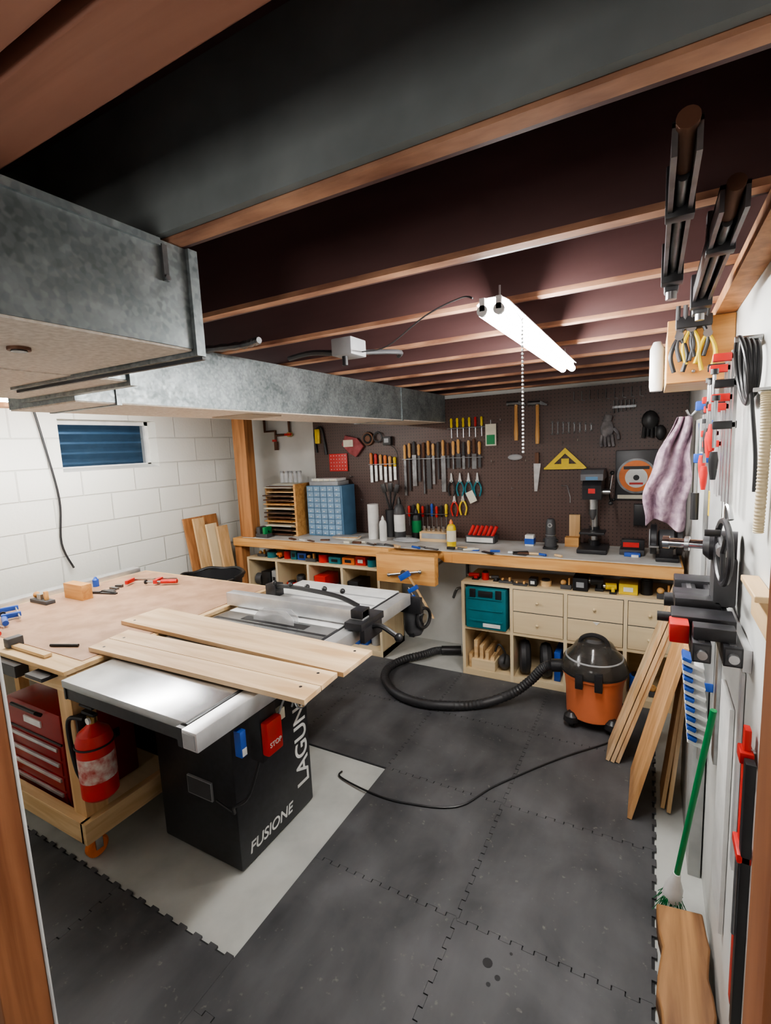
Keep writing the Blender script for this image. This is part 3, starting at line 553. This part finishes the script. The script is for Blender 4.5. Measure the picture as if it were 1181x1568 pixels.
s.text("FUSIONE",.066,frame((-1.3745,1.245,.055),(0,1,0),(0,0,1)),WHITE,shear=.2)
s.box(-1.22,-1.08,2.30,2.33,.74,.83,BLACKM,.004); s.lathe((-1.15,2.36,.60),(-1.15,2.36,.78),[(.04,0),(.055,.15),(.055,.85),(.045,1)],DGREY,20); s.torus((-1.09,2.36,.70),(1,-.3,0),.055,.009,BLACK); s.cyl((-1.15,2.36,.70),(-1.08,2.355,.70),.026,STEEL); s.box(-1.16,-1.13,2.31,2.34,.60,.76,BLACKM)
s.done()
for cs in (((-2.21,1.345),(-2.20,1.555),(-.92,1.515),(-.92,1.315)),((-2.03,1.085),(-2.045,1.18),(-.935,1.205),(-.93,1.11)),((-2.046,1.183),(-2.06,1.283),(-.94,1.308),(-.935,1.208))):
    b=B("maple_plank"); b.prism(cs,'xy',.8645,.882,BOARD)
    for cx in (cs[0],cs[2]): 
        sg=1 if cx is cs[0] else -1; b.cyl((cx[0]+sg*.06,cx[1]+(.03 if sg>0 else -.03),.8818),(cx[0]+sg*.06,cx[1]+(.03 if sg>0 else -.03),.8825),.006,BLACK,n=8)
    b.done(.001)
# ------------------------------------------------------------ assembly table on casters
t=B("assembly_table"); x0,x1,y0,y1=-3.12,-1.93,.93,2.12
t.box(x0,x1,y0,y1,.842,.86,PINE_X).box(x0+.02,x1-.035,y0+.09,y1-.02,.8598,.8625,HARD)
t.box(x0+.03,x1-.02,y0+.02,y0+.055,.76,.842,PINE_X).box(x0+.03,x1-.02,y1-.055,y1-.02,.76,.842,PINE_X).box(x1-.055,x1-.02,y0+.055,y1-.055,.76,.842,PINE_Y).box(x0+.03,x0+.065,y0+.055,y1-.055,.76,.842,PINE_Y)
for lx in (x0+.04,x1-.125):
    for ly in (y0+.03,y1-.12):
        t.box(lx,lx+.09,ly,ly+.09,.13,.842,PINE_Z)
        t.box(lx+.02,lx+.07,ly+.02,ly+.07,.118,.13,STEEL); t.box(lx+.02,lx+.026,ly+.03,ly+.06,.04,.12,STEEL); t.box(lx+.064,lx+.07,ly+.03,ly+.06,.04,.12,STEEL); t.lathe((lx+.028,ly+.045,.045),(lx+.062,ly+.045,.045),[(.036,0),(.045,.2),(.045,.8),(.036,1)],ORANGE,20)
t.box(x0+.02,x1-.02,y0,y0+.04,.13,.22,PINE_X).box(x0+.02,x1-.02,y1-.04,y1,.13,.22,PINE_X).box(x1-.035,x1,y0,y1,.13,.22,PINE_Y).box(x0+.02,x1-.03,y0+.04,y1-.04,.13,.15,BIRCH)
t.box(x0+.3,x1-.3,y0-.03,y0+.02,.79,.84,BLACKM).box(x1-.2,x1-.08,y0-.04,y0+.02,.82,.835,BLACKM)
t.done(.002)
c=B("tool_chest"); x0,x1,y0,y1=-2.60,-2.16,1.0,1.32; z0=.151
c.box(x0,x1,y0,y1,z0,z0+.44,CHESTRED,.012); c.box(x0+.005,x1-.005,y0-.004,y0+.02,z0+.30,z0+.31,BLACK)
for k in range(4): c.box(x0+.02,x1-.02,y0-.006,y0+.01,z0+.02+.07*k,z0+.08+.07*k,CHESTRED,.003); c.box(x0+.03,x1-.03,y0-.014,y0-.004,z0+.062+.07*k,z0+.078+.07*k,ALU,.002)
c.box(x0+.15,x1-.15,y0-.006,y0,z0+.35,z0+.38,WHITE); c.tube([(x0+.12,y0-.01,z0+.42),(x0+.12,y0-.03,z0+.44),(x1-.12,y0-.03,z0+.44),(x1-.12,y0-.01,z0+.42)],.008,BLACK,8,1); c.box(x1,x1+.01,y0+.08,y1-.08,z0+.22,z0+.26,BLACK,.003); c.done()
c=B("shade_filler_box"); c.prism([(-2.9,.151),(-2.02,.151),(-1.99,.50),(-2.93,.50)],'xz',1.42,1.95,BLACKM); c.box(-2.95,-1.98,1.40,1.97,.50,.52,DGREY,.004); c.done()  # black box added to darken the space under the table
e=B("fire_extinguisher"); x,y=-1.885,.985; r=.066
e.lathe((x,y,.34),(x,y,.64),[(r*.85,0),(r,.04),(r,.78),(r*.85,.88),(r*.4,.96),(r*.25,1)],RED,28); e.lathe((x,y,.42),(x,y,.52),[(r*1.01,0),(r*1.01,1)],M("extinguisher_label",(.72,.68,.62),.5,0,(.5,.1,.08),30),28)
e.cyl((x,y,.64),(x,y,.67),.016,BRASS).box(x-.05,x+.03,y-.010,y+.010,.67,.682,BLACK,.003).box(x-.06,x+.025,y-.010,y+.010,.698,.708,BLACK,.003).cyl((x+.015,y-.026,.66),(x+.015,y-.018,.66),.013,WHITE)
e.tube([(x-.02,y-.02,.66),(x-.07,y-.045,.66),(x-.085,y-.045,.57),(x-.075,y-.04,.45),(x-.07,y-.03,.40)],.009,BLACK); e.torus((x,y,.56),(0,0,1),r*1.03,.004,BLACK); e.box(x-.078,x-.066,y-.02,y+.02,.50,.66,DGREY); e.done()
b=B("track_rail"); b.box(-3.26,-3.18,1.2,2.12,.84,.875,ALU,.003).box(-3.30,-3.13,1.25,2.05,.82,.84,PINE_Y); 
for yy in (1.3,1.95): b.box(-3.24,-3.19,yy,yy+.05,0,.82,PINE_Z)
b.done()
ZT=.8628
b=B("wood_block"); b.box(-2.98,-2.80,1.50,1.56,ZT,.95,BENCHW,.003); b.done()
def fclamp(x,y,a,l=.3,m=RED):
    b=B("bar_clamp"); b.T=rotM((x,y,ZT),'Z',a); z=ZT+.022
    b.box(x,x+l,y-.003,y+.003,z-.006,z+.006,STEEL).box(x,x+.02,y-.07,y+.012,z-.012,z+.012,m,.004).box(x+l*.6,x+l*.6+.025,y-.07,y+.012,z-.012,z+.012,m,.004)
    b.cyl((x+l*.45,y-.06,z),(x+l*.6+.05,y-.06,z),.006,STEEL).cyl((x+l*.6+.05,y-.06,z),(x+l*.6+.15,y-.06,z),.013,m); b.cyl((x+l*.42,y-.06,z),(x+l*.45,y-.06,z),.014,BLACK); b.done()
fclamp(-2.88,1.85,25); fclamp(-2.98,1.25,-20,.24,BLUE); fclamp(-2.86,1.04,5,.20)
b=B("squeeze_bottle"); b.lathe((-3.04,1.72,ZT),(-3.04,1.72,ZT+.06),[(.018,0),(.018,.7),(.01,.85),(.006,1)],BLUE); b.done()
b=B("jack_plane"); b.box(-3.09,-2.92,1.37,1.42,ZT,ZT+.02,DGREY,.003).ball((-3.06,1.395,ZT+.04),.018,HANDLE).box(-2.97,-2.95,1.385,1.405,ZT+.02,ZT+.07,HANDLE,.004).box(-3.03,-2.99,1.38,1.41,ZT+.02,ZT+.05,STEEL); b.done()
b=B("table_litter"); rnd=random.Random(21)
for i in range(6):
    x=rnd.uniform(-2.95,-2.85); y=1.60+.03*i; a=rnd.uniform(0,30); b.T=rotM((x,y,ZT),'Z',a); l=rnd.uniform(.04,.12); b.box(x,x+l,y-.01,y+.01,ZT+.0003,ZT+rnd.uniform(.005,.02),rnd.choice([DSTEEL,BLACK,CREAM,DGREY]))
b.done()
b=B("pencil"); b.cyl((-2.25,1.05,ZT+.006),(-2.13,1.10,ZT+.006),.006,BLACK); b.done()
b=B("table_stop_block"); b.box(-2.42,-2.14,.97,1.0,ZT,ZT+.012,PINE_X).box(-2.44,-2.40,.96,1.02,ZT,ZT+.04,DGREY,.003); b.done()
b=B("trash_bin"); b.lathe((-2.90,2.50,0.012),(-2.90,2.50,.74),[(.17,0),(.22,.97),(.235,.97),(.235,1),(.215,1),(.2,.8)],BLACK,28); b.tube([(-2.90+.235*math.cos(a*.5),2.5+.235*math.sin(a*.5),.745+.012*math.sin(a*3)) for a in range(13)],.012,BLACK); b.done()
b=B("leaning_board"); b.T=rotM((XL+.2,3.0,.0),'Y',-9); b.box(-3.3,-3.285,2.74,3.10,.005,1.13,POSTW); b.done()
b=B("leaning_board"); b.T=rotM((XL+.22,3.0,.0),'Y',-8); b.box(-3.26,-3.24,2.79,2.90,.005,1.12,PINE_Z); b.done()
b=B("leaning_board"); b.T=rotM((XL+.26,3.0,.0),'Y',-8); b.box(-3.22,-3.20,2.88,2.99,.01,1.06,BIRCHZ); b.done()
b=B("leaning_board"); b.T=rotM((XL+.30,3.0,.0),'Y',-8); b.box(-3.18,-3.16,2.955,3.07,.01,1.03,PINE_Z); b.done()
b=B("power_cord"); b.tube([(-3.48,1.72,1.97),(-3.485,1.75,1.8),(-3.48,1.8,1.4),(-3.485,1.78,1.1),(-3.47,1.83,.92)],.007,BLACK); b.done()
b=B("light_pull_cord"); b.tube([(-2.72,1.02,1.94),(-2.72,1.02,1.60)],.002,WHITE,6,1); b.lathe((-2.72,1.02,1.60),(-2.72,1.02,1.575),[(.004,0),(.009,1)],BLACK,10); b.done()
# ------------------------------------------------------------ shop vacuum
v=B("shop_vacuum"); x,y=-.265,2.88
v.lathe((x,y,.06),(x,y,.33),[(.13,0),(.148,.05),(.152,.6),(.162,.9),(.172,.93),(.172,1)],VACO,36)
v.lathe((x,y,.33),(x,y,.50),[(.178,0),(.178,.15),(.165,.4),(.12,.7),(.10,.9),(.07,1)],SMOKE,36); v.lathe((x,y,.33),(x,y,.34),[(.181,0),(.181,1)],BLACK,36)
v.lathe((x,y,.34),(x,y,.44),[(.09,0),(.09,.8),(.07,1)],DGREY,24); v.torus((x,y,.41),(0,0,1),.150,.006,GREY,36)
v.tube([(x-.08,y-.02,.45),(x-.06,y-.03,.52),(x,y-.035,.545),(x+.06,y-.03,.52),(x+.08,y-.02,.45)],.013,BLACK); v.lathe((x,y,.48),(x,y,.515),[(.06,0),(.05,1)],DGREY,20)
v.box(x+.02,x+.06,y-.19,y-.15,.28,.38,BLACK,.004).box(x-.08,x-.04,y-.185,y-.15,.28,.36,BLACK,.004)
for a in (45,135,225,315):
    cx,cy=x+.15*math.cos(math.radians(a)),y+.15*math.sin(math.radians(a))
    v.lathe((cx,cy,.05),(cx,cy,.10),[(.045,0),(.04,.6),(.02,1)],BLACK,14); v.lathe((cx-.012,cy,.032),(cx+.012,cy,.032),[(.02,0),(.02,1)],BLACK,14)
v.cyl((x-.16,y+.0,.32),(x-.23,y+.0,.31),.038,BLACK); v.cyl((x+.14,y-.02,.1),(x+.17,y-.03,.08),.03,BLACK); v.done()
hz=.042
h=B("vacuum_hose"); h.tube([(-.50,2.88,.31),(-.55,2.88,.28),(-.63,2.88,.18),(-.74,2.84,.09),(-.90,2.74,hz),(-1.05,2.65,hz),(-1.25,2.60,hz),(-1.45,2.65,hz),(-1.60,2.79,hz),(-1.66,2.95,hz),(-1.62,3.12,hz),(-1.52,3.26,hz),(-1.46,3.36,hz),(-1.40,3.40,hz)],.028,RUBBER,14,14,.07)
h.cyl((-1.42,3.39,hz),(-1.28,3.45,hz),.034,BLACK); h.done()
c=B("vacuum_power_cord"); c.tube([(-.17,2.68,.016),(-.22,2.62,.016),(-.40,2.41,.016),(-.62,2.10,.016),(-.74,1.89,.016),(-.96,1.81,.016),(-1.14,1.80,.016),(-1.34,1.84,.008),(-1.36,1.88,.008)],.0045,BLACK,8,8); c.done()
g=B("water_pipe"); g.cyl((-1.26,3.58,.0),(-1.26,3.58,.755),.012,DSTEEL); g.cyl((-1.26,3.555,.42),(-1.26,3.58,.42),.022,BRASS); g.box(-1.28,-1.24,3.54,3.555,.40,.44,RED); g.cyl((-1.26,3.58,.52),(-1.26,3.58,.58),.02,BRASS); g.tube([(-1.26,3.58,.5),(-1.34,3.57,.5),(-1.38,3.57,.42)],.011,DSTEEL); g.done()
# ------------------------------------------------------------ right side
def leaner(name,xb,xt,zt,y0,y1,th,m,ang_y=0):
    b=B(name); dx=xt-xb; l=math.hypot(dx,zt); nx,nz=-zt/l*th,dx/l*th
    b.prism([(xb,.0+.012),(xt,zt+.012),(xt+nx,zt+nz+.012),(xb+nx,nz+.012)],'xz',y0,y1,m); return b.done(.001)
LEANW=wood("leaning_wood",(.74,.44,.22),(.58,.31,.13),'z',22); LEANL=wood("leaning_wood_light",(.80,.60,.38),(.60,.40,.21),'z',22)
leaner("leaning_plank",-.155,.125,.91,2.52,2.70,.018,LEANL); leaner("leaning_plank",-.132,.145,.90,2.515,2.70,.018,LEANL); leaner("leaning_plank",-.109,.148,.86,2.52,2.69,.018,LEANL)
leaner("leaning_plank",-.04,.145,.80,2.14,2.50,.018,LEANW); leaner("leaning_plank",.085,.15,.62,2.27,2.45,.016,LEANL); leaner("leaning_plank",.108,.152,.55,2.25,2.42,.016,LEANL)
b=B("sheet_panel"); b.box(.155,.195,1.95,2.5,.0,1.70,SHEET,.002); b.done()
b=B("pink_cloth"); n=34; mm=14; V=[]
for i in range(mm+1):
    row=[]
    for j in range(n+1):
        s=j/n; q=i/mm; zz=1.72-.47*q; cxx=.115-.065*min(1,q*1.3)**.8; wd=.06+.12*min(1,q*1.6)-.03*q*q
        row.append(b.v((cxx-wd*.5+s*wd+.006*math.sin(i*1.1),2.42+.024*math.sin(s*15+i*.35)+.018*math.sin(s*7-i*.5)+.02*s-.02*math.sin(q*3),zz+.025*math.sin(s*5)*q)))
    V.append(row)
for i in range(mm):
    for j in range(n): b.f([V[i][j],V[i][j+1],V[i+1][j+1],V[i+1][j]],PINK)
o=b.done(); md=o.modifiers.new("s",'SOLIDIFY'); md.thickness=.004; md=o.modifiers.new("ss",'SUBSURF'); md.levels=1; md.render_levels=1
b=B("coat_hook"); b.tube([(.155,2.44,1.74),(.135,2.44,1.72),(.12,2.44,1.745)],.005,STEEL); b.done()
b=B("hanging_tool_box"); b.box(.03,.199,1.75,1.77,1.80,1.983,BENCHW).box(.03,.199,1.77,2.12,1.80,1.815,PINE_X).box(.03,.045,1.77,2.12,1.815,1.96,PINE_Y).box(.03,.199,2.10,2.12,1.815,1.96,PINE_X); b.cyl((.10,1.749,1.83),(.10,1.74,1.83),.005,STEEL,n=8).cyl((.15,1.749,1.83),(.15,1.74,1.83),.005,STEEL,n=8)
b.lathe((.005,2.02,1.80),(.005,2.02,1.97),[(.020,0),(.023,.1),(.023,.85),(.012,1)],WHITE); b.done(.002)
b=B("pliers_set")
for (x,z,m) in ((.06,1.93,BLACK),(.09,1.95,YELLOW),(.13,1.93,YELLOW),(.11,1.97,BLACK),(.075,1.96,DGREY)): pliers(b,x,z,.85,m,.016,1.72)
b.box(.05,.14,1.705,1.749,1.95,1.983,BLACK,.005)
for k in range(5): b.cyl((.055+.018*k,1.715,1.96),(.055+.018*k,1.70,2.012),.006,[BLACK,DGREY,BLACK,STEEL,BLACK][k],n=8)
b.done()
def hung(x0,x1,y0,y1,zb):
    b=B("folded_tool_stand"); xm=(x0+x1)/2
    b.box(x0,x0+.006,y0,y1,zb,zb+.035,DSTEEL).box(x1-.006,x1,y0,y1,zb,zb+.035,DSTEEL).box(x0,x1,y0,y1,zb+.030,zb+.036,BLACKM)
    b.cyl((xm,y0-.01,zb+.032),(xm,y0+.08,zb+.024),.012,RUST,n=14).cyl((xm,y0+.08,zb+.012),(xm,y1-.04,zb+.012),.007,DSTEEL,n=12)
    b.box(x0-.004,x1+.004,y1-.045,y1-.01,zb-.012,2.018,BLACKM,.003).box(x0-.003,x1+.003,y0+.16,y0+.185,zb-.006,2.018,BLACKM,.002)
    b.box(x0+.002,x1-.002,y1-.01,y1+.03,zb-.020,zb+.02,DGREY,.006).cyl((xm,y1+.0,zb-.02),(xm,y1+.0,zb-.035),.010,STEEL)
    b.done()
hung(.010,.040,.68,1.20,1.955); hung(.074,.110,.88,1.46,1.955)
def wclamp(y,z0,z1,mh,x=.168,bar=STEEL):
    b=B("bar_clamp"); b.box(x,x+.007,y-.010,y+.010,z0,z1,bar).box(x-.040,x+.010,y-.010,y+.010,z1-.025,z1-.005,mh,.004).box(x-.040,x+.010,y-.010,y+.010,z1-.125,z1-.105,mh,.004)
    b.cyl((x-.034,y,z1-.17),(x-.034,y,z1-.05),.0045,STEEL,n=10).lathe((x-.034,y,z1-.18),(x-.034,y,z1-.25),[(.008,0),(.011,.3),(.009,.7),(.006,1)],mh,12).cyl((x-.034,y,z1-.055),(x-.034,y,z1-.042),.009,BLACK)
    b.cyl((x+.01,y,z1-.02),(XR-.001,y,z1-.02),.004,STEEL,n=8); b.done()
wclamp(1.60,1.46,1.83,RED); wclamp(1.66,1.47,1.84,BLACK); wclamp(1.53,1.46,1.85,RED); wclamp(1.47,1.46,1.78,BLACK); wclamp(1.72,1.46,1.73,RED,bar=ALU); wclamp(1.79,1.46,1.76,RED,bar=ALU)
b=B("spirit_level"); b.box(.165,.199,1.865,1.89,.80,1.68,ALU,.003).box(.162,.20-.001,1.862,1.893,1.66,1.70,BLUE,.003).box(.162,.199,1.862,1.893,.78,.81,BLUE,.003).box(.163,.17,1.867,1.888,1.38,1.46,YELLOW).box(.163,.17,1.867,1.888,1.52,1.62,GREEN); b.done()
b=B("long_bar_clamp"); b.box(.165,.172,1.905,1.93,.50,1.78,STEEL).box(.12,.178,1.903,1.932,1.72,1.75,BLUE,.004).box(.12,.178,1.903,1.932,1.55,1.58,BLUE,.004).cyl((.128,1.917,1.42),(.128,1.917,1.68),.006,STEEL).cyl((.128,1.917,1.36),(.128,1.917,1.45),.012,BLACK).cyl((.17,1.917,1.76),(.199,1.917,1.76),.005,STEEL); b.done()
b=B("pipe_clamp"); b.box(.178,.190,1.14,1.165,.40,1.05,RED,.003).box(.176,.194,1.10,1.125,.38,1.0,BLACK,.003).box(.170,.195,1.13,1.17,.98,1.005,RED,.004).box(.170,.195,1.10,1.17,.78,.80,RED,.004).cyl((.175,1.12,.60),(.175,1.12,.78),.005,STEEL).cyl((.185,1.15,1.0),(.1995,1.15,1.0),.005,STEEL); b.done()
b=B("coiled_cable"); 
for k in range(4): b.torus((.188-.006*k,1.33+.008*k,1.78),(1,0,.05*k),.055+.006*k,.005,BLACK)
b.cyl((.15,1.33,1.845),(.199,1.33,1.845),.006,STEEL); b.tube([(.18,1.30,1.73),(.190,1.28,1.6),(.190,1.27,1.52)],.004,BLACK); b.done()
b=B("corrugated_hose"); b.tube([(.185,1.17,1.72),(.187,1.165,1.65),(.186,1.165,1.55),(.185,1.17,1.45)],.009,TAN,12,30,.08); b.cyl((.165,1.17,1.725),(.199,1.17,1.725),.004,STEEL); b.done()
b=B("wood_shelf"); b.box(.168,.199,1.06,1.22,1.34,1.352,PINE_Y).box(.188,.199,1.06,1.22,1.27,1.34,PINE_Y); b.done(.002)
b=B("steel_ruler"); b.box(.192,.198,1.30,1.335,.6,1.10,ALU); b.done()
b=B("white_panel_offcut"); b.box(.188,.199,1.42,1.60,.30,.95,WHITE,.002); b.done()
b=B("miniature_lathe")
for xx in (.088,.145): 
    b.box(xx,xx+.036,1.22,1.80,1.145,1.190,BLACKM,.003); b.box(xx+.012,xx+.024,1.23,1.80,1.1895,1.191,STEEL); b.box(xx+.004,xx+.032,1.219,1.221,1.15,1.185,DGREY); b.cyl((xx+.018,1.205,1.168),(xx+.018,1.22,1.168),.010,STEEL)
b.box(.07,.19,1.72,1.80,1.10,1.20,BLACKM,.005).box(.183,.199,1.24,1.78,1.13,1.18,ALU).box(.06,.185,1.50,1.58,1.19,1.215,BLACKM,.003).box(.05,.18,1.32,1.40,1.19,1.215,BLACKM,.003).box(.09,.17,1.24,1.28,1.19,1.22,BLACKM,.003)
b.box(.045,.085,1.27,1.33,1.165,1.21,RED,.004).box(.06,.16,1.42,1.47,1.19,1.23,BLACKM,.004).cyl((.04,1.60,1.17),(.08,1.60,1.17),.02,BLACK).cyl((.02,1.35,1.20),(.06,1.35,1.20),.012,BLACK)
b.box(.14,.19,1.42,1.50,1.215,1.34,DGREY,.008).lathe((.12,1.46,1.365),(.19,1.45,1.365),[(.025,0),(.038,.2),(.038,1)],BLACKM,20)
b.cyl((.045,1.47,1.365),(.13,1.46,1.365),.012,CHROME,n=20).cyl((.03,1.472,1.365),(.045,1.47,1.365),.017,CHROME,n=20).cyl((.08,1.465,1.365),(.09,1.463,1.365),.019,STEEL,n=20)
b.torus((.150,1.35,1.37),(1,.08,0),.074,.007,BLACKM,28).cyl((.150,1.35,1.37),(.155,1.42,1.37),.014,STEEL)
for a in (20,140,260): b.cyl((.150,1.35,1.37),(.150,1.35+.07*math.cos(math.radians(a)),1.37+.07*math.sin(math.radians(a))),.006,BLACKM,n=8)
b.tube([(.155,1.36,1.44),(.155,1.35,1.48),(.16,1.33,1.45)],.006,STEEL); b.cyl((.14,1.32,1.42),(.11,1.32,1.42),.008,BLACK); b.done()
b=B("spring_clamp_stack")
for k in range(9): b.T=rotM((.17,1.75,.7+.04*k),'Y',20); b.box(.13,.19,1.70,1.76,.66+.032*k,.672+.032*k,WHITE,.002).box(.125,.15,1.695,1.765,.673+.032*k,.684+.032*k,BLUE,.002)
b.T=Matrix.Identity(4); b.box(.19,.199,1.70,1.76,.62,1.0,STEEL); b.done()
b=B("broom"); p0=Vector((.105,1.72,.17)); p1=Vector((.176,1.62,.84)); b.cyl(p0,p1,.009,GREEN,n=14); ax=(p1-p0).normalized()
b.lathe(p0-ax*.09,p0+ax*.02,[(.030,0),(.028,.4),(.015,.75),(.012,1)],WHITE,16)
rnd=random.Random(4)
for k in range(70):
    q=p0-ax*.08+Vector((rnd.uniform(-.025,.025),rnd.uniform(-.03,.03),0)); b.tube([q,q+Vector(((q.x-p0.x)*.9+rnd.uniform(-.012,.012),(q.y-p0.y)*.8+rnd.uniform(-.012,.012),-.062))],.0012,GREEN,4,1)
b.done()
b=B("live_edge_slab"); pl=[];N=14
for i in range(N+1): y=1.0+.66*i/N; pl.append((.055+.008*math.sin(i*1.3)+.004*math.sin(i*3.1),y))
pr=[(.185+.006*math.sin(i*1.7),1.0+.66*i/N+(.02*math.sin(i) if i==N else 0)) for i in range(N,-1,-1)]
b.T=rotM((.12,1.0,.0),'X',3); b.prism(pl+pr,'xy',.013,.075,SLABW); b.done(.006)
# ------------------------------------------------------------ lights / world
wd=bpy.data.worlds.new("world"); bpy.context.scene.world=wd; wd.use_nodes=True
bg=wd.node_tree.nodes["Background"]; bg.inputs[0].default_value=(.85,.92,1,1); bg.inputs[1].default_value=.25
def area(name,loc,rot,sx,sy,e,col=(1,1,1)):
    l=bpy.data.lights.new(name,'AREA'); l.shape='RECTANGLE'; l.size=sx; l.size_y=sy; l.energy=e; l.color=col
    o=bpy.data.objects.new(name,l); o.location=loc; o.rotation_euler=rot; bpy.context.collection.objects.link(o)
area("daylight_window",(-3.6,2.2,2.6),(0,math.radians(-20),0),.3,.6,12,(.6,.8,1))
area("rear_fill_light",(-.6,-.9,1.7),(math.radians(75),0,0),.5,.5,7,(1,.95,.88))  # unseen soft fill added behind the camera to brighten the near end
